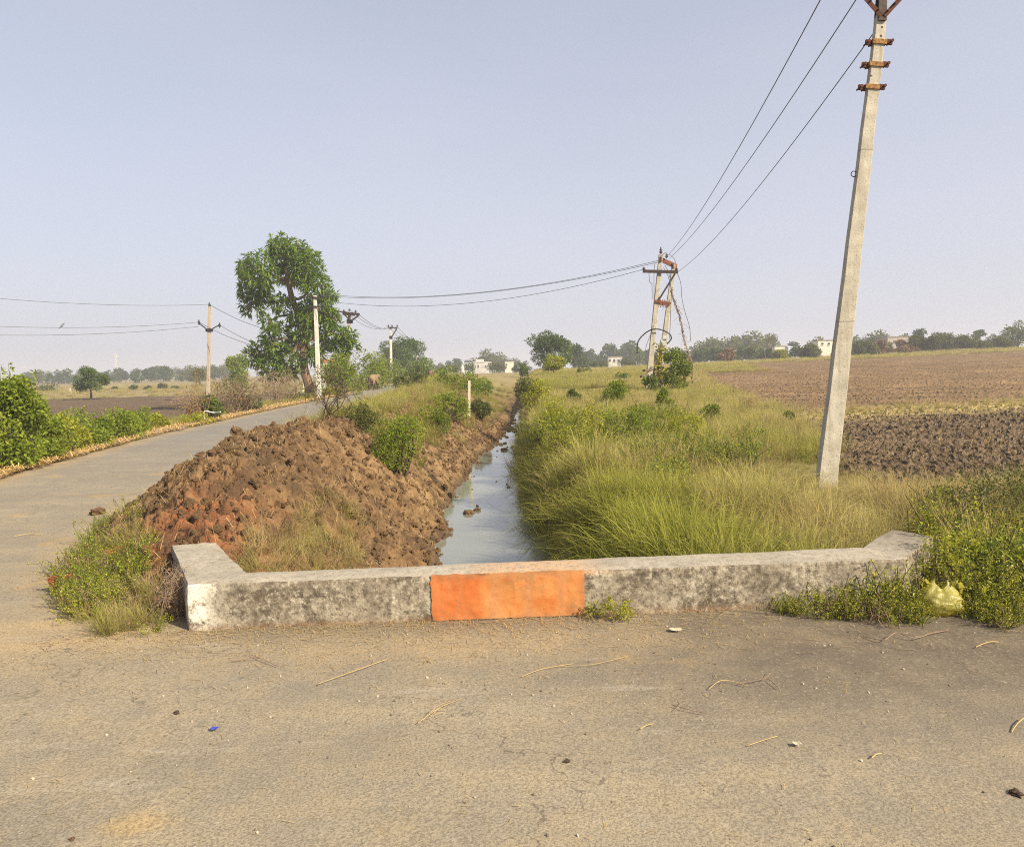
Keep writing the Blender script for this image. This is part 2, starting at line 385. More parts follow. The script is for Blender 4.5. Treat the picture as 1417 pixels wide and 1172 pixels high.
# right of the wall the tarmac runs on a little further, to the wall's foot
xm = np.where(RY < 4.55, -2.45, xr)      # left fork | strip in front of the parapet
RX = np.where(RU < .6, xl + (xm - xl) * RU / .6, xm + (np.maximum(xr, xm) - xm) * (RU - .6) / .4)
RYY = RY + np.clip((RY - 3.2) / 1.3, 0, 1) * (RY < 4.55) * (wallfront(np.clip(RX, -2.3, 8)) + .14 - 4.5)
RZ = roadz(RY) + .006 + .010 * fbm(RX * .7, RYY * .7, 21, 3)
RZ = np.maximum(RZ, 0.0) if False else RZ
grey = np.clip((RYY - 7) / 14, 0, 1)
dirt = np.clip(1.35 - np.abs(RYY - 4.3) / 1.0, 0, 1) * np.clip((RX + .2) / 1.6, 0, 1) * .95
dirt = np.maximum(dirt, np.clip(1 - np.abs(RYY - wallfront(RX)) / .5, 0, 1) * .8 * (RX > -2.2))
dst = np.clip(1 - (RX - xl) / .7, 0, 1) * (RYY > 5) + np.clip(1 - (xr - RX) / .5, 0, 1) * (RYY > 4.6) * .8
dst = np.maximum(dst, np.exp(-((RX + 2.9) / .9) ** 2 - ((RYY - 4.7) / .55) ** 2))
dst = np.maximum(dst, .8 * np.exp(-((RX + .4) / 1.6) ** 2 - ((RYY - 4.35) / .25) ** 2)).clip(0, 1)
road = grid_obj('road', RX, RYY, RZ, RM, {'grey': grey, 'dirt': dirt, 'dust': dst})
tag(road, 'dusty tarmac road forking left past the ditch', 'road', kind='structure')

# ---- dug earth bank between the road and the ditch (clods are geometry)
def mk_earth_mat():
    t = NT('dug_earth'); red = t.attr('red'); wet = t.attr('wet'); pale = t.attr('pale')
    n1 = t.noise(5, 5, .65); n2 = t.noise(30, 4, .7); n3 = t.noise(1.4, 3, .6)
    c = t.mix(t.ramp(n1, [(.34, 0), (.68, 1)]), (.095, .059, .031), (.215, .135, .070))
    c = t.mix(t.math('MULTIPLY', red, t.ramp(n3, [(.3, .55), (.6, 1)])), c, t.mix(n1, (.16, .05, .02), (.29, .11, .045)))
    c = t.mix(t.math('MULTIPLY', pale, t.ramp(n1, [(.35, .15), (.62, .9)])), c, (.31, .205, .095))
    c = t.mix(t.ramp(t.noise(2.3, 5, .7), [(.46, 0), (.60, .75)]), c, (.065, .042, .025))
    c = t.mix(t.ramp(n2, [(.3, .5), (.6, 0)]), c, (.05, .03, .018))
    c = t.mix(t.math('MULTIPLY', wet, .8), c, (.055, .038, .024))
    rg = t.math('SUBTRACT', .95, t.math('MULTIPLY', wet, .4))
    return t.pbr(c, rg, t.bump(n2, .7, .02), spec=.2)
EM = mk_earth_mat()
vv = np.concatenate([np.arange(.16, 6.0, .020), np.arange(6.0, 9.0, .03), np.geomspace(9.03, 47, 260)])
uu = np.linspace(0, 1, 250)
EU, EV = np.meshgrid(uu, vv)
y0 = EV + wallfront(-1.5)
ex0 = np.maximum(Y_(T_RR, y0) + .12, np.interp(y0, [4.5, 5.2, 6, 7, 8, 9.5, 11], [-2.2, -2.6, -3.05, -3.8, -4.35, -4.75, -6])); ex0 = np.where(y0 > 24, Y_(T_CX, y0) - 1.2, ex0); ex0 = np.where((y0 > 18) & (y0 < 24), ex0 + 0 * y0, ex0)
ex1 = Y_(T_WL, y0) + .16
EX = ex0 + (ex1 - ex0) * EU; EY = EV + wallfront(EX)
ez = height(EX, EY)
near = np.clip(1.15 - np.abs(EY - 9.0) / 8.5, .35, 1)
bord = np.clip(np.minimum(EU, 1 - EU) / .07, 0, 1) * np.clip((EV - .16) / .3, 0.1, 1)
wx = EX + .05 * fbm(EX * 5, EY * 5, 31, 2); wy = EY + .05 * fbm(EX * 5, EY * 5, 37, 2)
d1, r1 = worley(wx * 3.0, wy * 3.0, 1); d2, r2 = worley(wx * 7.5, wy * 7.5, 2); d3, r3 = worley(wx * 17, wy * 17, 3)
d4, r4 = worley(wx * 34, wy * 34, 4)
cl = .026 * r4 * (1 - d4) + .10 * r1 ** 1.6 * np.clip(1.15 - d1 * 1.3, 0, 1) + .085 * r2 * np.clip(1.15 - d2 * 1.35, 0, 1) + .055 * r3 * np.clip(1 - d3 * d3 * 1.7, 0, 1)
lump = .15 * fbm(EX * 1.2, EY * 1.2, 41, 4)
disp = (cl + lump * 1.0) * near * bord
ribs = np.clip((EX - Y_(T_CX, EY)) / 1.2, 0, 1)       # toothed cut down to the water
ez = ez + disp + ribs * .05 * bord * perlin(EX * 1.2, EY * 3.0, 55)
ez = np.where(bord <= 0.0, ez - .12, ez) - .02
EXd = EX + .05 * near * bord * fbm(EX * 6, EY * 6, 61, 3); EYd = EY + .05 * near * bord * fbm(EX * 6, EY * 6, 67, 3) * (EV > .4)
redm = np.clip(np.exp(-((EX + 2.75) / .75) ** 2 - ((EY - 6.2) / .95) ** 2) * 1.2 + np.exp(-((EX + 1.7) / .5) ** 2 - ((EY - 5.3) / .5) ** 2) + .12 * ribs, 0, 1)
pal = np.clip(.18 + ribs * .9 * np.clip((EY - 9) / 4, 0.15, 1) + .25 * (EY > 14) + .5 * np.exp(-((EX + 3.6) / .6) ** 2 - ((EY - 8.0) / .8) ** 2), 0, 1)
wetm = np.clip(1 - (ez + .80) / .16, 0, 1)
bank = grid_obj('earth_bank', EXd, EYd, ez, EM, {'red': redm, 'wet': wetm, 'pale': pal}, smooth=False)
tag(bank, 'heap of rough brown dug earth sloping into the ditch', 'earth bank', kind='structure')
def bankz(x, y):   # surface height incl. rough average of clods
    return H1(x, y) + .05

# ---- ploughed field on the right
def mk_field_mat(nm, far=False):
    t = NT(nm); dk = t.attr('dark'); gr = t.attr('grassy')
    n1 = t.noise(.35, 4, .6); n2 = t.noise(7, 5, .7); n3 = t.noise(3.0, 3, .6, t.coord((.12, 2.2, 1)))
    c = t.mix(t.ramp(n1, [(.35, 0), (.65, 1)]), (.155, .108, .062), (.225, .155, .09))
    c = t.mix(t.ramp(n3, [(.4, .35), (.6, 0)]), c, (.12, .07, .042))
    c = t.mix(t.math('MULTIPLY', dk, .8), c, t.mix(t.ramp(n2, [(.35, 0), (.65, 1)]), (.05, .038, .025), (.14, .105, .068)))
    c = t.mix(t.math('MULTIPLY', gr, t.ramp(n2, [(.3, .4), (.6, 1)])), c, (.36, .29, .12))
    c = t.mix(t.ramp(n2, [(.3, .4), (.55, 0)]), c, (.06, .035, .022))
    n5 = t.noise(22, 4, .7); c = t.mix(t.math('MULTIPLY', dk, t.ramp(n5, [(.52, 0), (.66, .7)])), c, (.25, .19, .125)); c = t.mix(t.math('MULTIPLY', dk, t.ramp(n5, [(.36, .8), (.48, 0)])), c, (.025, .018, .012))
    return t.pbr(c, .97, t.bump(n2, .6, .05), spec=.08)
FM = mk_field_mat('ploughed_soil')
fv = np.geomspace(FIELD_Y0, FIELD_Y1, 420); fu = np.linspace(0, 1, 420)
FU, FY = np.meshgrid(fu ** 1.25, fv)
fl = field_left(FY) + .35 * fbm(FY * .8, FY * 0 + 2, 77, 3)
fr = np.minimum(FY * .95 + 6, 115)
FX = fl + (fr - fl) * FU
FYw = FY + .25 * fbm(FX * .8, FY * .8, 78, 2) * np.clip((FY - FIELD_Y0) / 2, 0, 1) - np.clip(FX - 7, 0, 40) * .0
fz = height(FX, FYw)
strip = np.exp(-((FYw - (20.3 + .28 * (FX - 8) + .8 * fbm(FX * .12, FX * 0, 80, 2))) / 1.5) ** 2)
nearf = np.clip((19.8 + .28 * (FX - 8) - FYw) / 1.2, 0, 1)
amp = .022 * nearf + .045
g1, h1 = worley(FX * 8 + .5 * perlin(FX * 9, FYw * 9, 3), FYw * 8, 11); g2, h2 = worley(FX * 15, FYw * 15, 12)
fz = fz + amp * (1.3 * h1 ** 1.4 * np.clip(1 - g1 * g1 * 1.7, 0, 1) + .6 * h2 * np.clip(1 - g2 * g2 * 1.8, 0, 1)) + .022 * nearf * np.sin((FYw - .12 * FX) * 2 * math.pi / 1.15 + fbm(FX * .3, FYw * .3, 5, 2) * 2)
for yl, w in ((34.0, .45), (47.0, .6), (70.0, 1.0)):
    dl = FYw - (yl + (FX - 10) * .10); fz = fz - .16 * np.exp(-(dl / w) ** 2) + .08 * np.exp(-((dl - 1.6 * w) / w) ** 2)
fz = fz + .02 - .25 * np.clip(1 - FU / .006, 0, 1) - .2 * np.clip((FIELD_Y0 + .3 - FY) / .3, 0, 1)
field = grid_obj('ploughed_field', FX, FYw, fz, FM, {'dark': nearf, 'grassy': np.clip(strip * 1.1, 0, 1)}, smooth=False)
tag(field, 'brown ploughed field with dark clods near the leaning pole', 'field', kind='structure')
# ---- smaller brown field beyond the roadside hedge on the left
lx = np.linspace(-76, -15.5, 120); ly = np.linspace(43, 83, 80); LX, LY = np.meshgrid(lx, ly)
LZ = height(LX, LY) + .05 + .10 * np.sin(LY * 3.3 + LX * .25) * .4 + .05 * fbm(LX * 1.5, LY * 1.5, 90, 2)
LYw = LY + LX * -.05
lfield = grid_obj('ploughed_field', LX, LYw, LZ, FM, {'dark': LX * 0 + .8, 'grassy': LX * 0})
tag(lfield, 'strip of reddish brown ploughed soil beyond the roadside bushes', 'field', kind='structure')

# ---- water in the ditch
def mk_water():
    t = NT('milky_ditch_water'); n = t.noise(3.0, 3, .5, t.coord((1, .5, 1)))
    return t.pbr(t.mix(t.noise(.8, 3), (.17, .18, .145), (.24, .245, .20)), .06, t.bump(n, .12, .01), spec=.55)
wy_ = np.concatenate([np.arange(4.75, 20, .15), np.geomspace(20.2, 50, 60)]); wu = np.linspace(0, 1, 14)
WU, WY = np.meshgrid(wu, wy_); wl_, wr_ = Y_(T_WL, WY) - .35, Y_(T_WR, WY) + .25
WX = wl_ + (wr_ - wl_) * WU
water = grid_obj('water', WX, WY + np.maximum(0, wallfront(WX) + .2 - 4.75) * np.clip((8 - WY) / 3, 0, 1), WX * 0 - .80, mk_water())
tag(water, 'narrow strip of milky still water in the ditch', 'water', kind='structure')

# ---- air
hz = MB(); hz.box((0, 520, 9.5), (2100, 1260, 24.0))
HM = NT('hazy_air'); pv = HM.n('ShaderNodeVolumePrincipled', {'Color': (.86, .88, .98), 'Density': .00105, 'Anisotropy': 0.2})
HM.t.links.new(pv.outputs[0], HM.out.inputs['Volume'])
haze = hz.build('haze', HM.m); haze.display_type = 'WIRE'
tag(haze, 'pale dusty haze over the whole plain', 'haze', kind='stuff')
# ------------------------------------------------------------------ materials for things
def mk_wall_mat():
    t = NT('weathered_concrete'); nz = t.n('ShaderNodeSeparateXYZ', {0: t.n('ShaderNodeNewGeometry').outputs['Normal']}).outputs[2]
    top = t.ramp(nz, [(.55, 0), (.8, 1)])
    n1 = t.noise(2.6, 5, .7); n2 = t.noise(16, 5, .7); n3 = t.noise(55, 3, .7); lich = t.noise(7, 6, .75)
    zc = t.n('ShaderNodeSeparateXYZ', {0: t.coord()}).outputs
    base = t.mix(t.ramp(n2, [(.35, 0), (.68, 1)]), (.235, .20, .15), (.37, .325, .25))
    mould = t.ramp(lich, [(.40, 1), (.56, 0)]); mm = t.math('MULTIPLY', mould, t.ramp(n1, [(.34, .25), (.58, 1)]))
    front = t.mix(t.math('MULTIPLY', mm, .88), base, (.085, .068, .05))
    sp = t.noise(24, 6, .8); front = t.mix(t.math('MULTIPLY', t.ramp(sp, [(.53, 0), (.60, .75)]), t.ramp(n1, [(.4, .25), (.6, 1)])), front, (.52, .48, .39)); front = t.mix(t.ramp(sp, [(.40, .8), (.47, 0)]), front, (.055, .045, .034))
    streak = t.ramp(t.noise(1.0, 4, .6, t.coord((5, 5, .6))), [(.45, 0), (.65, 1)])
    front = t.mix(t.math('MULTIPLY', streak, .35), front, (.12, .095, .07))
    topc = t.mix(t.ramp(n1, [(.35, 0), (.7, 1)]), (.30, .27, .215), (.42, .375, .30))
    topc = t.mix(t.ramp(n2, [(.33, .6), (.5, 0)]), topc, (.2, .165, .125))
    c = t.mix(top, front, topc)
    topc_ = t.attr('stain'); c = t.mix(t.math('MULTIPLY', topc_, t.ramp(n2, [(.35, .9), (.65, .45)])), c, (.15, .125, .095))
    white = t.math('MULTIPLY', t.attr('white'), t.ramp(lich, [(.40, .0), (.5, 1)]))
    c = t.mix(white, c, (.68, .64, .55))
    peach = t.math('MULTIPLY', t.attr('peach'), t.ramp(n2, [(.36, .25), (.6, .9)]))
    c = t.mix(peach, c, (.56, .33, .17))
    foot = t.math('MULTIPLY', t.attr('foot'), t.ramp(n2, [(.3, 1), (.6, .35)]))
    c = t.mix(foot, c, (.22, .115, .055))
    c = t.mix(t.ramp(n3, [(.33, .5), (.47, 0)]), c, (.1, .08, .06))
    return t.pbr(c, .92, t.bump(t.math('ADD', n2, t.math('MULTIPLY', n3, .5)), .6, .012), spec=.15)
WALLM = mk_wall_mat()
def mk_paint(nm, c1, c2):
    t = NT(nm); n = t.noise(6, 5, .7); n2 = t.noise(40, 4, .7); n3 = t.noise(11, 5, .75)
    c = t.mix(t.ramp(n, [(.35, 0), (.65, 1)]), c1, c2)
    c = t.mix(t.math('MULTIPLY', t.attr('coat'), t.ramp(n, [(.3, .9), (.7, .6)])), c, (.45, .115, .028))
    c = t.mix(t.math('MULTIPLY', t.attr('smudge'), t.ramp(n3, [(.42, 0), (.58, .85)])), c, (.20, .12, .055))
    edge = t.attr('worn'); chip = t.math('ADD', t.math('MULTIPLY', edge, .17), n3)
    c = t.mix(t.ramp(chip, [(.70, 0), (.77, .75)]), c, (.13, .085, .05))
    c = t.mix(t.ramp(n2, [(.32, .55), (.44, 0)]), c, (.22, .10, .045))
    strk = t.ramp(t.noise(1.0, 4, .65, t.coord((9, 9, .9))), [(.46, 0), (.66, .55)])
    c = t.mix(strk, c, (.40, .20, .095))
    low = t.math('MULTIPLY', edge, t.ramp(n, [(.35, .75), (.6, .1)])); c = t.mix(low, c, (.27, .16, .09))
    return t.pbr(c, .8, t.bump(n2, .4, .006), spec=.25)
PAINT = mk_paint('orange_paint', (.46, .15, .036), (.51, .235, .08))
def mk_pole():
    t = NT('pole_concrete'); n = t.noise(5, 5, .65); s_ = t.noise(1.0, 4, .6, t.coord((14, 14, .7))); sp = t.noise(45, 4, .7); z = t.n('ShaderNodeSeparateXYZ', {0: t.coord()}).outputs[2]
    c = t.mix(t.ramp(n, [(.35, 0), (.65, 1)]), (.36, .33, .27), (.49, .455, .38))
    c = t.mix(t.ramp(s_, [(.48, 0), (.66, .55)]), c, (.26, .23, .18)); c = t.mix(t.ramp(sp, [(.33, .75), (.43, 0)]), c, (.14, .12, .09))
    seam = t.math('LESS_THAN', t.math('FRACT', t.math('MULTIPLY', t.math('ADD', z, t.math('MULTIPLY', n, .02)), .47)), .006)
    c = t.mix(t.math('MULTIPLY', seam, .6), c, (.13, .11, .085))
    return t.pbr(c, .92, t.bump(t.math('ADD', sp, n), .5, .008), spec=.15)
CONC = mk_pole()
CONC2 = simple('pole_concrete_pale', (.48, .46, .40), (.62, .60, .53), 5, .9, .2, spec=.15)
CONC3 = simple('pole_concrete_tan', (.36, .29, .21), (.46, .38, .29), 5, .9, .2, spec=.15)
RUST = simple('rusty_steel', (.05, .02, .015), (.12, .045, .022), 25, .85, .4, .2)
RUSTY = simple('rust_yellowed_steel', (.36, .21, .07), (.14, .055, .022), 40, .85, .4, .1)
STEEL = simple('dark_steel', (.03, .024, .022), (.07, .05, .045), 20, .7, .3, .4)
REDOX = simple('red_oxide_steel', (.13, .045, .03), (.20, .075, .045), 20, .8, .3, .1)
BLACK = simple('black_rubber', (.02, .02, .022), (.035, .035, .035), 20, .6, .1)
PORC = simple('brown_porcelain', (.05, .025, .02), (.09, .05, .04), 15, .35, .05)
WIREM = simple('aluminium_wire', (.10, .10, .11), (.15, .15, .16), 15, .6, .05, .3)
WHITEW = simple('white_limewash', (.34, .33, .30), (.60, .59, .55), .9, .9, .1)
CREAMW = simple('cream_plaster', (.58, .54, .44), (.66, .62, .52), 3, .9, .1)
BLUEW = simple('pale_blue_plaster', (.55, .62, .68), (.62, .68, .72), 3, .9, .1)
BROWNR = simple('brown_roof', (.20, .16, .13), (.27, .22, .18), 4, .9, .2)
REDR = simple('red_roof', (.38, .12, .07), (.45, .17, .10), 4, .9, .2)
GLASS = simple('dark_opening', (.02, .022, .025), (.04, .042, .045), 3, .3, .0)
BARK = simple('tree_bark', (.13, .085, .055), (.26, .18, .12), 12, .95, .8, spec=.1)
BARKD = simple('dark_bark', (.06, .042, .03), (.12, .085, .06), 12, .95, .6, spec=.1)
TWIGM = simple('dry_twig', (.20, .14, .095), (.32, .24, .17), 20, .95, .3, spec=.1)
WOOD = simple('weathered_wood', (.10, .075, .055), (.17, .13, .10), 12, .95, .3, spec=.1)
STAKE = simple('pale_wood', (.50, .44, .32), (.60, .54, .42), 10, .9, .3)
STRAW = leafmat('straw', (.30, .20, .085), (.52, .38, .17), trans=.15, gloss=.05)
L_BIG = leafmat('glossy_green_leaves', (.05, .105, .012), (.19, .29, .03), (.30, .40, .055), .42, .3)
L_BUSH = leafmat('bright_bush_leaves', (.06, .10, .012), (.28, .34, .042), (.44, .45, .10), .35, .15)
L_DARK = leafmat('dark_bush_leaves', (.04, .075, .014), (.15, .20, .036), (.26, .29, .07), .3, .15)
L_FEATH = leafmat('feathery_leaves', (.045, .085, .018), (.13, .19, .038), (.21, .26, .065), .35, .1)
L_LIME = leafmat('yellow_green_leaves', (.13, .15, .018), (.42, .42, .055), (.50, .47, .12), .35, .1)
L_OLIVE = leafmat('olive_leaves', (.06, .075, .022), (.15, .165, .05), (.26, .24, .09), .3, .1)
L_FAR = leafmat('far_tree_leaves', (.03, .062, .018), (.075, .122, .034), None, .25, .1)
L_DRY = leafmat('dried_leaves', (.17, .10, .05), (.32, .22, .12), None, .25, .1)
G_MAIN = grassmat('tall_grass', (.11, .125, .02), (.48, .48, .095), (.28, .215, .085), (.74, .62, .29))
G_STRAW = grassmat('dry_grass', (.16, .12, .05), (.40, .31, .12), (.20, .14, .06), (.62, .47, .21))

# ------------------------------------------------------------------ parapet wall of the culvert
TOPZ = 0.305
def wp(px, py, z=TOPZ): return at_z(px, py, z)[:2]
fl_, fr_ = WA[:2], np.array([WB[0] + .05, float(wallfront(WB[0] + .05))])
in_l, in_r = wp(342, 791), wp(1193, 756)
bl_o, bl_i = wp(236, 753), wp(300, 750)
br_i, br_o = wp(1232, 731), wp(1292, 741)
outline = [fl_, fr_, br_o, br_i, in_r, in_l, bl_i, bl_o]
def build_wall():
    root = empty('parapet_wall', (float(WA[0]), float(WA[1]), 0))
    tag(root, 'low weathered concrete culvert parapet with short splayed end wings', 'parapet')
    def ring(z, k):
        pts = []; wts = []; pe = []
        n = len(outline)
        for i in range(n):
            a, b = outline[i], outline[(i + 1) % n]; L = np.linalg.norm(b - a); m = max(2, int(L / .035))
            for s in np.arange(m) / m: pts.append(a + (b - a) * s); wts.append(i)
        return np.array(pts), np.array(wts)
    base, seg = ring(0, 0)
    nx = np.roll(base, -1, 0) - np.roll(base, 1, 0); nrm = np.stack([nx[:, 1], -nx[:, 0]], 1); nrm /= np.linalg.norm(nrm, axis=1)[:, None] + 1e-9
    zs = np.concatenate([[-1.0, -.5], np.linspace(-.06, TOPZ - .02, 13), [TOPZ - .006]])
    s_ = np.arange(len(base)) * .035
    mb = MB(); N = len(base); V = []; at_w = []; at_p = []; at_f = []
    for z in zs:
        d = .007 * fbm(s_ * 4, s_ * 0 + z * 5, 3, 3) + .004 * fbm(s_ * 18, s_ * 0 + z * 18, 4, 2)
        d = d - (.012 * np.clip((z - (TOPZ - .03)) / .03, 0, 1)) - .008 * (fbm(s_ * 9, s_ * 0, 9, 2) > .35) * (z > .22)
        p = base + nrm * d[:, None]
        V.append(np.column_stack([p, np.full(N, z) + (.006 * fbm(s_ * 2, s_ * 0, 12, 3) if z > .2 else 0)]))
    V = np.vstack(V); nz_ = len(zs)
    i = np.arange(nz_ - 1)[:, None] * N; j = np.arange(N)[None, :]; j2 = (j + 1) % N
    q = np.stack([i + j, i + j2, i + N + j2, i + N + j], -1).reshape(-1, 4)
    wl = np.tile(np.exp(-((base[:, 0] - fl_[0] - .04) / .10) ** 2) * 1.2, nz_)
    px_ = np.tile(np.exp(-((base[:, 0] - .12) / .42) ** 4), nz_) * (V[:, 2] > .26)
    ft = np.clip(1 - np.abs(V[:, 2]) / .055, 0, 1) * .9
    mb.add(V, q=q, white=np.clip(wl, 0, 1), peach=px_, foot=ft)
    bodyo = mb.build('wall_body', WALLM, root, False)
    # top slab: fill by gridding inside the outline
    bm = bmesh.new()
    topv = [bm.verts.new((p[0], p[1], p[2])) for p in V[-N:]]
    f = bm.faces.new(topv); bmesh.ops.triangulate(bm, faces=[f])
    bmesh.ops.subdivide_edges(bm, edges=[e for e in bm.edges if e.calc_length() > .12 and not e.is_boundary], cuts=3, use_grid_fill=False)
    bmesh.ops.triangulate(bm, faces=bm.faces[:])
    for v in bm.verts:
        if not v.is_boundary: v.co.z += .006 + .007 * float(fbm(np.array([v.co.x * 5]), np.array([v.co.y * 5]), 14, 3)[0])
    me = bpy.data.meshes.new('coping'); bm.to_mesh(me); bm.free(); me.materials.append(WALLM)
    co = np.zeros(len(me.vertices) * 3); me.vertices.foreach_get('co', co); co = co.reshape(-1, 3)
    for nm, val in (('white', co[:, 0] * 0), ('peach', np.exp(-((co[:, 0] - .12) / .40) ** 4) * .8), ('foot', co[:, 0] * 0), ('stain', np.clip((co[:, 0] - 2.45) / .5, 0, 1))):
        me.attributes.new(nm, 'FLOAT', 'POINT').data.foreach_set('value', val.astype(np.float32))
    for p in me.polygons: p.use_smooth = False
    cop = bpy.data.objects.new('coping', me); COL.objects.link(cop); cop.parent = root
    # painted block on the front face
    xa, xb = at_y(601, 830, WA[1] + .25)[0], at_y(805, 820, WA[1] + .33)[0]
    U = np.linspace(0, 1, 70); Zs = np.linspace(.012, TOPZ + .004, 26); UU, ZZ = np.meshgrid(U, Zs)
    XX = xa + (xb - xa) * UU + .014 * fbm(ZZ * 18, UU * 0 + (UU > .5) * 5, 7, 4) * (np.abs(UU - .5) * 2) ** 8
    dirw = (fr_ - fl_) / np.linalg.norm(fr_ - fl_); yy = fl_[1] + (XX - fl_[0]) / dirw[0] * dirw[1]
    s_al = (XX - fl_[0]) / dirw[0]
    dd = .007 * fbm(s_al * 4, ZZ * 5, 3, 3) + .004 * fbm(s_al * 18, ZZ * 18, 4, 2)
    dd = dd + .0065
    ZZ = ZZ + .006 * fbm(s_al * 14, s_al * 0, 15, 3) * (ZZ > .28)
    nv = np.array([dirw[1], -dirw[0]])
    XX2 = XX + nv[0] * dd; YY2 = yy + nv[1] * dd
    worn = np.maximum(np.clip(1 - np.minimum(ZZ, TOPZ - ZZ) / .05, 0, 1), np.clip(1 - np.minimum(UU, 1 - UU) / .02, 0, 1) * .7)
    pb = grid_obj('painted_panel', XX2, YY2, ZZ, PAINT, {'worn': worn, 'coat': np.clip((.36 - UU + .03 * fbm(UU * 20, ZZ * 20, 2, 2)) / .06, 0, 1), 'smudge': np.clip(np.exp(-((UU - .62) / .16) ** 2 - ((ZZ - .25) / .06) ** 2) + np.exp(-((UU - .95) / .08) ** 2 - ((ZZ - .06) / .05) ** 2), 0, 1)}, smooth=True, parent=root)
    pb['label'] = 'faded orange painted block on the front face'
    for ch in root.children: ch.matrix_parent_inverse = root.matrix_basis.inverted()
    return root
build_wall()

# ------------------------------------------------------------------ power poles
def rectpole(mb, p0, p1, w0, d0, w1, d1, n=8, m=0):
    p0 = np.asarray(p0, float); p1 = np.asarray(p1, float)
    vs = []; q = []
    for i in range(n + 1):
        t = i / n; c = p0 + (p1 - p0) * t; w = (w0 + (w1 - w0) * t) / 2; d = (d0 + (d1 - d0) * t) / 2; b = .14 * min(w, d)
        for x, y in ((-w + b, -d), (w - b, -d), (w, -d + b), (w, d - b), (w - b, d), (-w + b, d), (-w, d - b), (-w, -d + b)):
            vs.append(c + np.array([x + .003 * math.sin(i * 2.1), y, 0]))
    for i in range(n):
        for k in range(8): q.append([i * 8 + k, i * 8 + (k + 1) % 8, (i + 1) * 8 + (k + 1) % 8, (i + 1) * 8 + k])
    k = n * 8
    q.append([k, k + 1, k + 2, k + 7]); q.append([k + 2, k + 3, k + 6, k + 7]); q.append([k + 3, k + 4, k + 5, k + 6])
    mb.add(np.array(vs), q=q, m=m); return mb
def insulator(parent, p, h=.16, r=.05, mat=None):
    mb = MB(); p = np.asarray(p, float)
    zz = np.array([0, .02, .04, .06, .07, .09, .1, .12, .14, .16]) / .16 * h
    rr = np.array([.3, .35, 1, 1.1, .5, .95, 1, .45, .5, .2]) * r
    mb.tube(p + np.array([0, 0, 1]) * zz[:, None], rr, 8)
    return mb.build('insulator', mat or PORC, parent, True)
def fix(root):
    bpy.context.view_layer.update()
    for ch in root.children: ch.matrix_parent_inverse = root.matrix_basis.inverted()
    for ch in root.children:
        for g in ch.children: g.matrix_parent_inverse = Matrix.Identity(4)

# the near leaning pole
NY = onground(1140, 676)[1]
pb0 = at_y(1142, 676, NY); pt0 = at_y(1219, 24, NY)
pdir = (pt0 - pb0) / np.linalg.norm(pt0 - pb0)
root = empty('utility_pole', tuple(pb0)); tag(root, 'tall leaning concrete pole with three rusty clamps and a V of steel arms', 'utility pole', 'overhead line poles')
mb = MB(); wb = 28 * NY / FPX * 1.0; wt_ = 13.5 * NY / FPX
rectpole(mb, pb0 - pdir * .5, pt0, wb, wb * .5, wt_, wt_ * .62, 14); shaft = mb.build('shaft', CONC, root)
def pole_at(px, py): return at_y(px, py, NY)
for (px, py) in ((1215, 60), (1210, 91), (1205, 122)):
    c = pole_at(px, py); mb = MB(); w = wt_ * 1.25; rot = Matrix.Rotation(math.atan2(pdir[0], pdir[2]), 4, 'Y')
    mb.box(c + np.array([0, -wt_ * .42, 0]), (w * 1.1, .012, .055), rot, m=0)
    mb.box(c + np.array([0, wt_ * .42, 0]), (w * 1.1, .012, .055), rot, m=0)
    for s in (-1, 1):
        mb.box(c + np.array([s * w * .58, 0, 0]), (.012, wt_ * .84, .055), rot, m=1)
        mb.box(c + np.array([s * w * .82, -.02, 0]), (w * .48, .03, .062), rot, m=1)
        mb.tube([c + np.array([s * w * .92, -.08, 0]), c + np.array([s * w * .92, .07, 0])], .011, 6, m=1)
        mb.tube([c + np.array([s * w * .92, -.082, 0]), c + np.array([s * w * .92, -.066, 0])], .02, 6, m=1)
    mb.build('clamp', [RUSTY, RUST], root)
# V arms (angle iron), carrying the three pins above the picture
vb = pole_at(1218, 26)
for s, (px, py) in ((-1, (1160, -42)), (1, (1272, -30))):
    e = pole_at(px, py) + np.array([0, -.02, 0]); mb = MB()
    mb.bar(vb + np.array([s * .02, -.07, 0]), e, .055, .007, side=(0, 1, 0)); mb.bar(vb + np.array([s * .02, -.045, .02]), e + np.array([0, .025, .02]), .007, .05)
    for k in (.12, .3, .55):
        c = vb + (e - vb) * k; mb.tube([c + np.array([0, -.10, 0]), c + np.array([0, -.05, 0])], .012, 6)
    mb.build('cross_arm', RUST, root)
    insulator(root, e + np.array([0, 0, .03]), .2, .06)
mb = MB(); tp = pole_at(1222, -38); mb.bar(vb + np.array([0, -.06, -.05]), tp, .10, .02); mb.bar(vb + np.array([0, .06, -.05]), tp + np.array([0, .02, 0]), .10, .02); mb.build('top_bracket', STEEL, root)
insulator(root, pole_at(1222, -46), .2, .06)
mb = MB(); c = pole_at(1181.5, 241); th = np.linspace(0, 2 * math.pi, 13); mb.tube(np.stack([c[0] + .035 * np.cos(th), c[1] + 0 * th, c[2] + .035 * np.sin(th)], 1), .006, 6, cap=False); mb.build('hook_ring', STEEL, root)
for (px, py) in ((1218.5, 40), (1217, 52), (1203, 107), (1175, 425)):
    mb = MB(); c = pole_at(px, py); mb.tube([c + np.array([0, -wt_ * .34, 0]), c + np.array([0, -wt_ * .325, 0])], .013, 8); mb.build('bolt_hole', STEEL, root)
fix(root)

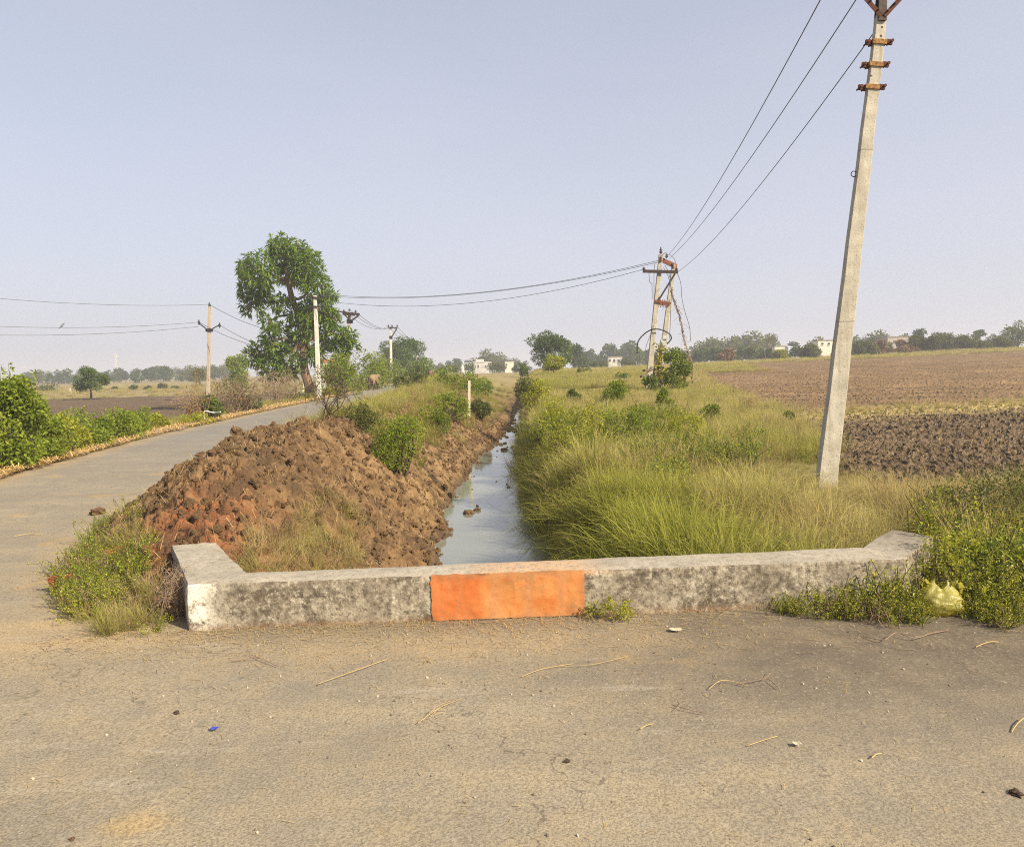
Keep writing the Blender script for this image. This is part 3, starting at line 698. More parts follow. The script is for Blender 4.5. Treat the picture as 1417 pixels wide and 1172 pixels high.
# the two-legged pole in the grass
DY = 34.0
root = empty('utility_pole', tuple(at_y(903, 545, DY))); tag(root, 'leaning two-legged concrete pole with rusty cross arms and loose cables in the tall grass', 'utility pole', 'overhead line poles')
A0, A1 = at_y(896, 545, DY), at_y(914.5, 352, DY); B0, B1 = at_y(908, 556, DY + .9), at_y(932.5, 366, DY + .9)
for p, q_ in ((A0, A1), (B0, B1)):
    rectpole(MB_ := MB(), p, q_, .26, .20, .17, .15, 8); MB_.build('leg', CONC, root)
def D(px, py, dy=0.0): return at_y(px, py, DY + dy)
m1 = MB(); m1.bar(D(889.5, 375.5, -.15), D(938, 376.5, -.15), .13, .08); m1.bar(D(889.5, 375.5, .12), D(938, 376.5, .12), .13, .02); m1.build('cross_arm', STEEL, root)
m1 = MB(); m1.bar(D(913.5, 358, -.1), D(935.5, 368, 1.1), .14, .10); m1.bar(D(913.5, 361, -.14), D(935.5, 372, 1.0), .05, .06); m1.build('top_bracket', REDOX, root)
m1 = MB(); m1.bar(D(934, 379, -.12), D(911, 416, -.12), .07, .06); m1.build('brace', STEEL, root)
m1 = MB(); m1.bar(D(905, 416.5, -.12), D(928, 420, -.12), .10, .06); m1.bar(D(905, 419.5, .2), D(928, 423, .9), .08, .06)
for k in range(5): m1.bar(D(911 + k * 3.2, 425, .1), D(914 + k * 3.2, 415, .4), .04, .03)
m1.build('fuse_bracket', REDOX, root)
for (px, py, hh) in ((914.6, 352.5, .33), (922.6, 357.5, .22), (930.5, 370, .2), (891, 374, .14), (936, 375, .16)): insulator(root, D(px, py), hh, .07)
m1 = MB(); m1.box(D(918, 478, .4), (.26, .2, .5)); m1.box(D(919, 468, .4), (.17, .2, .22)); m1.build('fuse_box', WHITEW, root)
m1 = MB(); m1.bar(D(891, 513, -.2), D(917, 509, .3), .09, .2); m1.bar(D(887, 521, -.3), D(905, 516, .2), .08, .12); m1.bar(D(893, 528, -.2), D(902, 524, .1), .09, .12); m1.build('platform', WOOD, root)
def crv(pts, n=24):
    P = np.array(pts, float); t = np.linspace(0, 1, len(P)); tt = np.linspace(0, 1, n * (len(P) - 1) // 2 + 2)
    d = np.zeros(len(P)); s = np.diff(t, prepend=0)
    out = []
    for v in tt:     # Catmull-Rom
        i = min(int(v * (len(P) - 1)), len(P) - 2); u = v * (len(P) - 1) - i
        p0, p1, p2, p3 = P[max(i - 1, 0)], P[i], P[i + 1], P[min(i + 2, len(P) - 1)]
        out.append(.5 * ((2 * p1) + (-p0 + p2) * u + (2 * p0 - 5 * p1 + 4 * p2 - p3) * u * u + (-p0 + 3 * p1 - 3 * p2 + p3) * u ** 3))
    return np.array(out)
m1 = MB(); m1.tube(crv([D(881.5, 489), D(883, 473), D(892, 462), D(903, 456, -.2), D(915, 456.5, -.2), D(926, 462), D(929, 468), D(926, 473), D(923, 476)]), .028, 6); m1.build('cable', BLACK, root)
for pts in ([(937, 378), (942, 392), (943.5, 412), (948, 432), (954, 452), (955.7, 472)], [(898, 378), (899, 390), (902, 394), (902.5, 414)], [(914, 356), (921, 350), (923, 356)], [(906, 364), (905, 380), (905, 416)],
            [(920, 367), (926, 380), (929, 405), (928, 430), (927, 458), (926, 470)], [(934, 374), (934, 360), (926, 352)], [(905, 450), (899, 466), (894, 480), (893, 494)], [(918, 370), (925, 384), (930, 406)]):
    m1 = MB(); m1.tube(crv([D(x, y, -.15) for x, y in pts]), .013, 5); m1.build('cable', WIREM, root)
fix(root)

# farther poles
def vpole(base, top, w, mat, label, arms, name_parts=True, Y=None):
    r = empty('utility_pole', tuple(base)); tag(r, label, 'utility pole', 'overhead line poles')
    rectpole(mm := MB(), base - np.array([0, 0, .4]), top, w, w * .8, w * .68, w * .6, 6); mm.build('shaft', mat, r)
    for kind, pts, ww in arms:
        mm = MB()
        for a, b in pts: mm.bar(a, b, ww, ww * .8)
        mm.build(kind, STEEL, r)
    return r
def E(px, py, Y): return at_y(px, py, Y)
YA = 70.0   # pole left of the big tree
r = vpole(E(287.5, 550, YA), E(290, 424, YA), .30, CONC3, 'tan concrete pole with V arms behind the dry shrubs', [('cross_arm', [(E(289, 458, YA - .2), E(276, 448, YA - .2))], .09), ('cross_arm', [(E(289, 458, YA - .2), E(303, 450, YA - .2))], .09), ('collar', [(E(285, 457, YA), E(294, 457, YA))], .3)])
for px, py in ((290, 424), (275.5, 448), (304, 452)): insulator(r, E(px, py + 2, YA), .5, .11, BLACK)
fix(r)
YB = 45.5   # pole in front of the big tree
r = vpole(E(441.5, 549, YB), E(436, 409, YB), .27, CONC2, 'slim white pole standing in front of the tall tree trunk', [('cross_arm', [(E(426, 411, YB - .1), E(446, 413, YB - .1))], .11), ('cross_arm', [(E(428, 424, YB - .12), E(447, 425, YB - .12))], .09)])
for px in (427, 436, 445): insulator(r, E(px, 411, YB), .2, .06)
fix(r)
YC = 62.0   # transformer pole behind the tree
r = vpole(E(478, 530, YC), E(483.5, 436, YC), .30, CONC3, 'concrete pole with heavy dark braced cross arms partly hidden by the tall tree', [('cross_arm', [(E(459, 430, YC - .2), E(495, 434.5, YC - .2)), (E(474, 433, YC + .1), E(495, 435.5, YC + .1)), (E(474, 435, YC - .25), E(491, 436.5, YC - .25))], .12), ('brace', [(E(477, 436, YC - .2), E(483, 442, YC - .2))], .10), ('brace', [(E(496, 437, YC - .2), E(486, 444, YC - .2)), (E(496, 437, YC - .2), E(497, 433.5, YC - .2))], .12), ('collar', [(E(480, 444.5, YC), E(488, 445, YC))], .32)])
for px, py in ((483.5, 430), (476, 431), (492, 432)): insulator(r, E(px, py + 1, YC), .22, .09)
fix(r)
YD = 96.0
r = vpole(E(541.5, 525, YD), E(540.5, 454, YD), .34, CONC2, 'white concrete pole with bracket arm at the far roadside', [('cross_arm', [(E(537, 453.3, YD - .2), E(550, 454, YD - .2))], .16), ('brace', [(E(549.5, 454, YD - .2), E(542, 466.5, YD - .2))], .13), ('collar', [(E(538.8, 467, YD), E(543, 467, YD))], .36)])
for px in (537.5, 542.5, 549.7): insulator(r, E(px, 452.7, YD), .30, .11, BLACK)
fix(r)
YE = 128.0
r = vpole(E(578.5, 512, YE), E(573.4, 475, YE), .40, CONC2, 'tilted pole with V arms rising out of the roadside thicket', [('cross_arm', [(E(574, 478.5, YE - .2), E(567.5, 474, YE - .2))], .17), ('cross_arm', [(E(574, 478.5, YE - .2), E(579, 472.5, YE - .2))], .17)])
insulator(r, E(572.4, 475, YE), .95, .16, BLACK); fix(r)
YF = 110.0
r = empty('leaning_post', tuple(E(100, 556, YF))); tag(r, 'pale post leaning with a prop in the meadow beside the small round tree', 'post')
mm = MB(); mm.bar(E(101, 556, YF), E(96, 537, YF), .22, .2); mm.build('shaft', CONC3, r); mm = MB(); mm.tube([E(97, 539, YF), E(102.5, 554, YF)], .06, 5); mm.build('prop', CONC3, r); fix(r)

# ------------------------------------------------------------------ wires, each its own thing
def wire(a, b, sag, rad, label, n=40, grp='overhead wires'):
    t = np.linspace(0, 1, n); P = a + (b - a) * t[:, None]; P[:, 2] -= sag * 4 * t * (1 - t)
    mb = MB(); mb.tube(P, rad, 5); o = mb.build('power_line', WIREM, None, True); tag(o, label, 'wire', grp); return o
wire(D(921, 357), pole_at(1160, -46), .35, .008, 'leftmost of the three overhead wires climbing from the two-legged pole')
wire(D(926, 358), pole_at(1222, -58), .35, .008, 'overhead wire between two-legged pole and near pole, middle one of three')
wire(D(938.5, 376), pole_at(1272, -36) + np.array([0, .25, 0]), .40, .008, 'lowest overhead wire from two-legged pole, passing behind the near pole')
wire(D(914, 360), E(436, 406.5, YB), .75, .011, 'topmost of three wires from two-legged pole to the white pole at the tree')
wire(D(911, 363), E(427, 408, YB), .72, .011, 'middle of three wires from two-legged pole to the white pole at the tree')
wire(D(890, 373), E(445, 416, YB), .85, .011, 'lowest of three wires from two-legged pole to the white pole at the tree')
for (x0, y0_), yl, lb in (((290, 421.5), 396, 'topmost'), ((275.5, 446), 442, 'middle'), ((274, 452), 457.5, 'lowest')):
    wire(E(x0, y0_, YA), E(-160, yl, 58.0), .55, .019, lb + ' of the wires running left from the tan pole')
for (x0, y0_), (x1, y1_), lb in (((290, 421.5), (478, 462), 'topmost'), ((275.5, 446), (472, 486), 'middle'), ((304, 450), (484, 490), 'lowest')):
    wire(E(x0, y0_, YA), E(x1, y1_, YC), 1.1, .022, lb + ' of the wires running from the tan pole behind the tall tree')
for k, (x0, y0_, x1) in enumerate(((476, 430, 537.5), (483.5, 428, 542.5), (492, 431, 549.7))):
    wire(E(x0, y0_, YC), E(x1, 451.5, YD), .8, .020, ('leftmost', 'middle', 'rightmost')[k] + ' thin wire from the braced pole to the bracket-arm pole', grp='thin wires above the far road')
for k, (x0, x1, y1_) in enumerate(((537.5, 567.5, 474), (542.5, 572.4, 468), (549.7, 579, 472.5))):
    wire(E(x0, 451.5, YD), E(x1, y1_, YE), .5, .020, ('leftmost', 'middle', 'rightmost')[k] + ' thin wire from the bracket-arm pole to the tilted pole', grp='thin wires beyond the bracket-arm pole')

# bird on the middle wire
ba_, bb_ = E(275.5, 446, YA), E(-160, 442, 58.0); t = np.linspace(0, 1, 400); bP = ba_ + (bb_ - ba_) * t[:, None]; bP[:, 2] -= .55 * 4 * t * (1 - t)
bd = (bP - np.array([0, 0, EYE])); bpx = W0 / 2 + FPX * (bd @ _r) / (bd @ _f); bp = bP[np.argmin(np.abs(bpx - 86))] + np.array([0, 0, .03])
mb = MB(); t = np.linspace(0, 1, 9)
mb.tube(bp + np.stack([-.10 + .2 * t, 0 * t, .02 - .02 * t + .22 * t], 1) + np.array([0, 0, 0]), np.array([.012, .03, .06, .08, .085, .075, .055, .05, .03]), 8)
mb.tube(bp + np.array([[.10, 0, .24], [.16, 0, .30], [.20, 0, .30], [.25, 0, .285]]), np.array([.03, .05, .04, .004]), 8)
mb.bar(bp + np.array([-.08, 0, .05]), bp + np.array([-.24, 0, -.1]), .06, .015)
for s in (-.025, .025): mb.tube([bp + np.array([.01, s, .10]), bp + np.array([.02, s, -.01])], .008, 4)
b_ = mb.build('bird', simple('dark_grey_plumage', (.05, .05, .06), (.25, .25, .26), 12, .7, .1), None, True); tag(b_, 'small bird perched on the middle wire at the left', 'bird')
# ------------------------------------------------------------------ vegetation builders
def unit(v): return v / (np.linalg.norm(v, axis=-1, keepdims=True) + 1e-9)
def leaves(mb, C, A, Nn, L, W, tint, droop=0.0, m=0):
    """folded four-point leaves growing from C along A"""
    n = len(C); L = np.broadcast_to(L, (n,))[:, None]; W = np.broadcast_to(W, (n,))[:, None]
    A = unit(A); S = unit(np.cross(A, Nn)); U = np.cross(S, A)
    mid = C + A * L * .48; tip = C + A * L + np.array([0, 0, -1.0]) * L * droop
    a = mid + S * W * .5 + U * W * .14; b = mid - S * W * .5 + U * W * .14
    v = np.stack([C, a, tip, b], 1).reshape(-1, 3); q = np.arange(n * 4).reshape(n, 4)
    mb.add(v, q=q, m=m, tint=np.repeat(np.clip(tint, 0, 1), 4))
def dirs(rng, n): return unit(rng.normal(size=(n, 3)))
def leafballs(mb, cen, rad, n, L, W, rng, up=.35, flat=1.0, fill=.55, m=0, tb_=0.0):
    cen = np.asarray(cen, float); rad = np.asarray(rad, float)
    p = rad ** 2 / (rad ** 2).sum(); k = rng.choice(len(cen), n, p=p); u = dirs(rng, n)
    rr_ = rad[k] * (fill + (1 - fill) * rng.random(n) ** .5) * (1 + .25 * rng.normal(size=n) * (rng.random(n) < .25))
    off = u * rr_[:, None]; off[:, 2] *= flat
    C = cen[k] + off; A = u * .7 + dirs(rng, n) * .8 + np.array([0, 0, up]); N_ = dirs(rng, n) * .7 + u * .5 + np.array([0, 0, .6])
    ct = rng.random(len(cen))
    sz = rng.uniform(.65, 1.2, n)
    leaves(mb, C, A, N_, L * sz, W * sz, .55 * rng.random(n) + .3 * ct[k] + .15 * np.clip(u[:, 2], 0, 1) * 0 + tb_, .15, m)
def clumps(rng, rx, ry, h, k, bot=.12, cr=.34):
    th = rng.uniform(0, 2 * math.pi, k); rho = np.sqrt(rng.random(k)); z = rng.random(k)
    lim = np.sqrt(np.clip(1 - (z * .92) ** 2, .05, 1))
    c = np.stack([rx * .8 * rho * lim * np.cos(th), ry * .8 * rho * lim * np.sin(th), h * (bot + (1 - bot) * z * .86)], 1)
    return c, cr * (rx * ry * h) ** (1 / 3) * rng.uniform(.6, 1.15, k)
def twigs(mb, starts, ends, r0, r1, rng, bend=.12, sides=4, n=5):
    for a, b in zip(starts, ends):
        a = np.asarray(a, float); b = np.asarray(b, float); L = np.linalg.norm(b - a); t = np.linspace(0, 1, n)[:, None]
        w = rng.normal(size=3) * bend * L; w2 = rng.normal(size=3) * bend * L * .5
        P = a + (b - a) * t + w * np.sin(t * math.pi) + w2 * np.sin(t * 2 * math.pi)
        mb.tube(P, r0 + (r1 - r0) * t[:, 0], sides, cap=False)
def bush(label, base, rx, ry, h, n, L, W, mat, seed, cat='bush', group=None, name='bush', k=16, cr=.34, up=.35, bot=.12, stemr=.02, stemmat=None, flat=1.0, shoots=0):
    rng = np.random.default_rng(seed); root = empty(name, tuple(base)); tag(root, label, cat, group)
    c, r = clumps(rng, rx, ry, h, k, bot, cr); mb = MB(); leafballs(mb, c, r, n, L, W, rng, up, flat)
    st = MB(); twigs(st, [rng.normal(size=3) * [rx * .12, ry * .12, 0] - [0, 0, .1] for _ in c], c + [0, 0, 0], stemr, stemr * .3, rng)
    for s in range(shoots):     # leafy shoots standing above the outline
        a = c[rng.integers(k)]; e = a + np.array([rng.normal() * rx * .2, rng.normal() * ry * .2, h * rng.uniform(.3, .5)])
        twigs(st, [a], [e], stemr * .5, stemr * .2, rng); t = rng.random(26)[:, None]; C = a + (e - a) * t
        leaves(mb, C, dirs(rng, 26) + [0, 0, .3], dirs(rng, 26) + [0, 0, 1], L * rng.uniform(.7, 1.2, 26), W, .3 + .6 * rng.random(26))
    mb.build('foliage', mat, root); st.build('stem', stemmat or BARKD, root)
    return root
def twigbush(label, base, rx, ry, h, n, seed, mat=None, cat='shrub', name='dry_shrub', leafn=0, leafmat_=None, L=.06, r=.012, group=None, lean=0.0):
    rng = np.random.default_rng(seed); root = empty(name, tuple(base)); tag(root, label, cat, group); mb = MB(); ends = []
    for i in range(n):
        a = rng.normal(size=3) * [rx * .2, ry * .2, 0]; a[2] = -.05
        e = np.array([rng.normal() * rx * .55 + lean, rng.normal() * ry * .55, h * rng.uniform(.5, 1.05)])
        twigs(mb, [a], [e], r, r * .35, rng, .14)
        for j in range(4):
            t = rng.uniform(.35, .95); b = a + (e - a) * t; f = b + rng.normal(size=3) * np.array([.28, .28, .2]) * h * .9 + [0, 0, .1 * h]
            twigs(mb, [b], [f], r * .5, r * .2, rng, .18, 3, 4); ends.append((b, f))
            for l in range(2):
                t2 = rng.uniform(.3, 1); b2 = b + (f - b) * t2; f2 = b2 + rng.normal(size=3) * .14 * h; twigs(mb, [b2], [f2], r * .3, r * .15, rng, .1, 3, 3); ends.append((b2, f2))
    mb.build('branches', mat or TWIGM, root)
    if leafn:
        k = rng.integers(len(ends), size=leafn); t = rng.random(leafn)[:, None]; P0 = np.array([e[0] for e in ends])[k]; P1 = np.array([e[1] for e in ends])[k]
        lb = MB(); leaves(lb, P0 + (P1 - P0) * t + rng.normal(size=(leafn, 3)) * .02, dirs(rng, leafn), dirs(rng, leafn) + [0, 0, .6], L * rng.uniform(.6, 1.2, leafn), L * .45, rng.random(leafn)); lb.build('foliage', leafmat_ or L_OLIVE, root)
    return root
def tree(label, base, trunk, blobs, n, L, W, lmat, seed, cat='tree', group=None, name='tree', bark=None, tr=.15, flat=1.0, up=.3, fill=.45, twn=3, rosette=0):
    """trunk: list of points (local); blobs: (centre local, radius)"""
    rng = np.random.default_rng(seed); root = empty(name, tuple(base)); tag(root, label, cat, group)
    tm = MB(); T = np.array(trunk, float); t = np.linspace(0, 1, len(T)); tm.tube(crv(T, 8), np.interp(np.linspace(0, 1, len(crv(T, 8))), [0, .08, 1], [tr * 1.25, tr, tr * .45]), 8)
    cen = np.array([b[0] for b in blobs], float); rad = np.array([b[1] for b in blobs], float)
    for c, r in zip(cen, rad):
        k = np.argmin(np.linalg.norm(T[len(T) // 2:] - c, axis=1)) + len(T) // 2; a = T[min(k, len(T) - 1)]
        twigs(tm, [a], [c], tr * .38, tr * .14, rng, .10, 5, 6)
        ee = c + dirs(rng, twn) * r * .9; twigs(tm, [c] * twn, ee, tr * .14, tr * .05, rng, .15, 3, 4)
    tm.build('trunk', bark or BARK, root)
    mb = MB()
    if rosette:
        p = rad ** 2 / (rad ** 2).sum(); k = rng.choice(len(cen), n, p=p); u = dirs(rng, n); tips = cen[k] + u * (rad[k] * (.35 + .65 * rng.random(n) ** .5))[:, None]
        ct = rng.random(n)
        out = unit(u + np.array([0, 0, .25]) + dirs(rng, n) * .4)
        for j in range(rosette):
            A = unit(out * .55 + dirs(rng, n) * .9 + np.array([0, 0, -.05])); sz = rng.uniform(.6, 1.15, n)
            leaves(mb, tips + A * .05, A, np.array([0, 0, 1.0]) + dirs(rng, n) * .35, L * sz, W * sz, .5 * ct + .45 * rng.random(n), .22)
    else: leafballs(mb, cen, rad, n, L, W, rng, up, flat, fill)
    mb.build('crown', lmat, root)
    return root

SRC = bpy.data.collections.new('plant_sources')          # source tufts, never linked to the scene
def src(obj):
    for c in list(obj.users_collection): c.objects.unlink(obj)
    SRC.objects.link(obj); return obj
def tuft(name, n, h, rad, lean, w, mat, seed, bias=(0, 0), curve=1.0, seeds=0):
    rng = np.random.default_rng(seed); mb = MB()
    a = rng.uniform(0, 2 * math.pi, n); rr_ = rad * np.sqrt(rng.random(n)); b0 = np.stack([rr_ * np.cos(a), rr_ * np.sin(a), -.03 + 0 * a], 1)
    az = a + rng.normal(size=n) * .9; ln = np.abs(rng.normal(size=n)) * lean + .08
    D_ = np.stack([np.cos(az) * ln + bias[0], np.sin(az) * ln + bias[1], np.ones(n)], 1); H = h * rng.uniform(.45, 1.1, n)
    hor = D_.copy(); hor[:, 2] = 0
    side = unit(np.cross(D_, [0, 0, 1.0]) + rng.normal(size=(n, 3)) * .25); wv = w * rng.uniform(.6, 1.2, n)
    lv = []
    for t, k in ((0, .8), (.4, 1.0), (.75, .65)):
        c = b0 + np.stack([0 * a, 0 * a, H * (t - .28 * curve * ln * t * t)], 1) + hor * (H * (t * .35 + curve * .75 * t * t))[:, None]
        lv.append((c - side * (wv * k / 2)[:, None], c + side * (wv * k / 2)[:, None]))
    tip = b0 + np.stack([0 * a, 0 * a, H * (1 - .42 * curve * ln)], 1) + hor * (H * (.35 + curve * .75))[:, None]
    V = np.stack([lv[0][0], lv[0][1], lv[1][0], lv[1][1], lv[2][0], lv[2][1], tip], 1).reshape(-1, 3)
    i = np.arange(n)[:, None] * 7
    q = np.vstack([i + [0, 1, 3, 2], i + [2, 3, 5, 4]]); t3 = i + [4, 5, 6]
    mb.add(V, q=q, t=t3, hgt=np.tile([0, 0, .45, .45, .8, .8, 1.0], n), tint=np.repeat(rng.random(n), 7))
    return src(mb.build(name, mat))
def weed(name, stems, h, rad, nl, L, W, lm, seed, stem=None):
    rng = np.random.default_rng(seed); mb = MB(); 
    for s in range(stems):
        a = rng.uniform(0, 6.28); b = np.array([math.cos(a), math.sin(a), 0]) * rad * rng.random() * .6
        e = b + np.array([math.cos(a) * rad * rng.random(), math.sin(a) * rad * rng.random(), h * rng.uniform(.5, 1.05)])
        mb2 = MB(); twigs(mb2, [b - [0, 0, .03]], [e], .005, .002, rng, .1, 3, 4)
        for v, q in zip(mb2.v, mb2.q): mb.add(v, q=q, m=1, tint=.5)
        t = rng.random(nl)[:, None] ** .8
        leaves(mb, b + (e - b) * t + rng.normal(size=(nl, 3)) * .012, dirs(rng, nl) + [0, 0, .35], dirs(rng, nl) * .6 + [0, 0, 1], L * rng.uniform(.5, 1.2, nl), W * rng.uniform(.6, 1.1, nl), rng.random(nl), .2)
    return src(mb.build(name, [lm, stem or L_OLIVE]))
def scatter(name, label, cat, pts, rz, tilt, scl, idx, itint, sources, host_mat=None):
    pts = np.asarray(pts, float); n = len(pts); me = bpy.data.meshes.new(name); me.vertices.add(n); me.vertices.foreach_set('co', pts.astype(np.float32).ravel())
    def fa(nm, typ, prop, val): me.attributes.new(nm, typ, 'POINT').data.foreach_set(prop, np.asarray(val).ravel())
    rot = np.stack([tilt[0], tilt[1], rz], 1).astype(np.float32)
    fa('rot', 'FLOAT_VECTOR', 'vector', rot); fa('scl', 'FLOAT', 'value', np.asarray(scl, np.float32)); fa('idx', 'INT', 'value', np.asarray(idx, np.int32)); fa('itint', 'FLOAT', 'value', np.asarray(itint, np.float32))
    o = bpy.data.objects.new(name, me); COL.objects.link(o)
    sub = bpy.data.collections.new(name + '_sources')
    for s in sources: sub.objects.link(s)
    ng = bpy.data.node_groups.new(name + '_nodes', 'GeometryNodeTree')
    ng.interface.new_socket('Geometry', in_out='INPUT', socket_type='NodeSocketGeometry'); ng.interface.new_socket('Geometry', in_out='OUTPUT', socket_type='NodeSocketGeometry')
    N = ng.nodes; Lk = ng.links; gi = N.new('NodeGroupInput'); go = N.new('NodeGroupOutput'); ip = N.new('GeometryNodeInstanceOnPoints'); ci = N.new('GeometryNodeCollectionInfo')
    ci.inputs['Collection'].default_value = sub; ci.inputs['Separate Children'].default_value = True; ci.inputs['Reset Children'].default_value = True
    def na(nm, typ):
        k = N.new('GeometryNodeInputNamedAttribute'); k.data_type = typ; k.inputs[0].default_value = nm; return [s for s in k.outputs if s.enabled and s.name == 'Attribute'][0]
    er = N.new('FunctionNodeEulerToRotation'); Lk.new(na('rot', 'FLOAT_VECTOR'), er.inputs[0])
    Lk.new(gi.outputs[0], ip.inputs['Points']); Lk.new(ci.outputs[0], ip.inputs['Instance']); ip.inputs['Pick Instance'].default_value = True
    Lk.new(na('idx', 'INT'), ip.inputs['Instance Index']); Lk.new(er.outputs[0], ip.inputs['Rotation']); Lk.new(na('scl', 'FLOAT'), ip.inputs['Scale']); Lk.new(ip.outputs[0], go.inputs[0])
    md = o.modifiers.new('scatter', 'NODES'); md.node_group = ng
    tag(o, label, cat, kind='stuff'); return o

# ------------------------------------------------------------------ grass
RNG = np.random.default_rng(11)
tufts = [tuft('tuft_a_tall', 46, .62, .10, .55, .007, G_MAIN, 1), tuft('tuft_b_tall', 46, .55, .11, .75, .007, G_MAIN, 2, curve=1.3), tuft('tuft_c_mid', 40, .42, .11, .5, .007, G_MAIN, 3),
         tuft('tuft_d_fine', 60, .50, .12, .35, .0045, G_MAIN, 4, curve=.8), tuft('tuft_e_short', 40, .22, .13, .7, .006, G_MAIN, 5), tuft('tuft_f_straw', 40, .48, .10, .45, .0045, G_STRAW, 6, curve=.9)]
big = [tuft('wide_a', 70, .55, .38, .5, .016, G_MAIN, 21), tuft('wide_b', 70, .48, .42, .7, .016, G_MAIN, 22), tuft('wide_c', 60, .40, .40, .5, .018, G_MAIN, 23), tuft('wide_d', 70, .45, .36, .4, .014, G_STRAW, 24)]
def sample(n, x0, x1, y0, y1):
    y = y0 + (y1 - y0) * RNG.random(n); a = x0(y) if callable(x0) else x0; b = x1(y) if callable(x1) else x1
    return a + (b - a) * RNG.random(n), y
cx_, cy_ = [], []
wr_f = lambda y: Y_(T_WR, y) + .02
for n, xa, xb, ya, yb in ((1700, wr_f, lambda y: 5.2 + 0 * y, 5.02, 9.0), (1500, wr_f, lambda y: np.minimum(field_left(y) + .4, 6.3), 9, 16), (800, lambda y: 5.0 + 0 * y, lambda y: 10.5 + 0 * y, 8.2, 9.7),
                          (2300, wr_f, lambda y: field_left(y) + .5, 16, 30)):
    x, y = sample(n, xa, xb, ya, yb); cx_.append(x); cy_.append(y)
x = np.concatenate(cx_); y = np.concatenate(cy_)
ok = (y > wallfront(x) + .42) & ~((x > 2.3) & (y < np.interp(x, [2.6, 3.4], [5.6, 6.6])))
x, y = x[ok], y[ok]; z = height(x, y); wr0 = Y_(T_WR, y)
patch = fbm(x * .55, y * .4, 101, 3); ditch = np.exp(-np.clip(x - wr0, 0, 9) / 1.5)
dry = np.clip(.46 + .6 * patch - .36 * ditch + .38 * np.clip((x - 2.2) / 2, 0, 1) * np.clip((12 - y) / 4, 0, 1) + .10 * np.clip((y - 13) / 10, 0, 1), 0, .95)
idx = np.where(RNG.random(len(x)) < dry * .9, RNG.choice([3, 5], len(x)), RNG.choice([0, 1, 2, 3], len(x)))
idx = np.where(RNG.random(len(x)) < .18, 4, idx)
tl = (RNG.normal(size=len(x)) * .18, -.55 * np.clip(1 - (x - wr0) / .9, 0, 1) * (RNG.random(len(x)) * .8 + .3) + RNG.normal(size=len(x)) * .15)
rz0 = np.where(x - wr0 < .9, RNG.normal(size=len(x)) * .5, RNG.uniform(0, 6.28, len(x)))
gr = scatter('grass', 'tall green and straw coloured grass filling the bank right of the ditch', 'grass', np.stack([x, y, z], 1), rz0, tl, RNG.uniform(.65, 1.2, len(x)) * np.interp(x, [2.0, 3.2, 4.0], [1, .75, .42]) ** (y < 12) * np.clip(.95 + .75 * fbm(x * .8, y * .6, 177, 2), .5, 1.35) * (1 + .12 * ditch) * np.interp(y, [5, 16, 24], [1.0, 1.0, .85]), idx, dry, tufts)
# farther pasture behind it
x, y = sample(3000, lambda y: Y_(T_WR, y), lambda y: field_left(y) + .8, 29, 62); x2, y2 = sample(2600, lambda y: Y_(T_WR, y) - 1, lambda y: field_left(y) + 6, 60, 104); x3, y3 = sample(2600, 18, 112, 95.5, 142)
x = np.concatenate([x, x2, x3]); y = np.concatenate([y, y2, y3]); z = height(x, y)
bare = np.exp(-((x - 4.7) / 1.5) ** 2 - ((y - 38) / 3.0) ** 2) > .45
x, y, z = x[~bare], y[~bare], z[~bare]; dry = np.clip(.50 + .5 * fbm(x * .12, y * .08, 111, 3), 0, 1)
scatter('grass', 'pale dry pasture grass behind the two-legged pole and along the far field edge', 'grass', np.stack([x, y, z], 1), RNG.uniform(0, 6.28, len(x)), (RNG.normal(size=len(x)) * .1,) * 2, RNG.uniform(.6, 1.15, len(x)) * np.interp(y, [29, 60, 140], [.8, .9, 1.3]), RNG.integers(0, 4, len(x)), dry, big)
# left meadow, far
x, y = sample(2600, -110, -13, 85, 170); z = height(x, y)
scatter('grass', 'sparse pale meadow grass beyond the left ploughed strip', 'grass', np.stack([x, y, z], 1), RNG.uniform(0, 6.28, len(x)), (RNG.normal(size=len(x)) * .1,) * 2, RNG.uniform(.6, 1.2, len(x)), RNG.integers(0, 4, len(x)), np.clip(.62 + .3 * RNG.normal(size=len(x)), 0, 1), big)
# ditch bank on the left of the water and the far crest
x, y = sample(3800, lambda y: Y_(T_CX, y) - 1.6, lambda y: Y_(T_WL, y) - .5, 11.5, 62)
m = fbm(x * .7, y * .35, 121, 3) + .35 - np.clip((x - Y_(T_CX, y)) / 2.0, 0, 1) * .75 + np.clip((y - 22) / 20, 0, .35) - np.clip((14 - y) / 3, 0, 1) * .5
k = m > .02; x, y = x[k], y[k]; z = height(x, y) + .02
scatter('grass', 'green and yellowing grass on the dug bank left of the ditch', 'grass', np.stack([x, y, z], 1), RNG.uniform(0, 6.28, len(x)), (RNG.normal(size=len(x)) * .2,) * 2, RNG.uniform(.5, 1.0, len(x)), RNG.choice([0, 1, 2, 4, 4, 5], len(x)), np.clip(.25 + .4 * RNG.normal(size=len(x)), 0, 1), tufts)
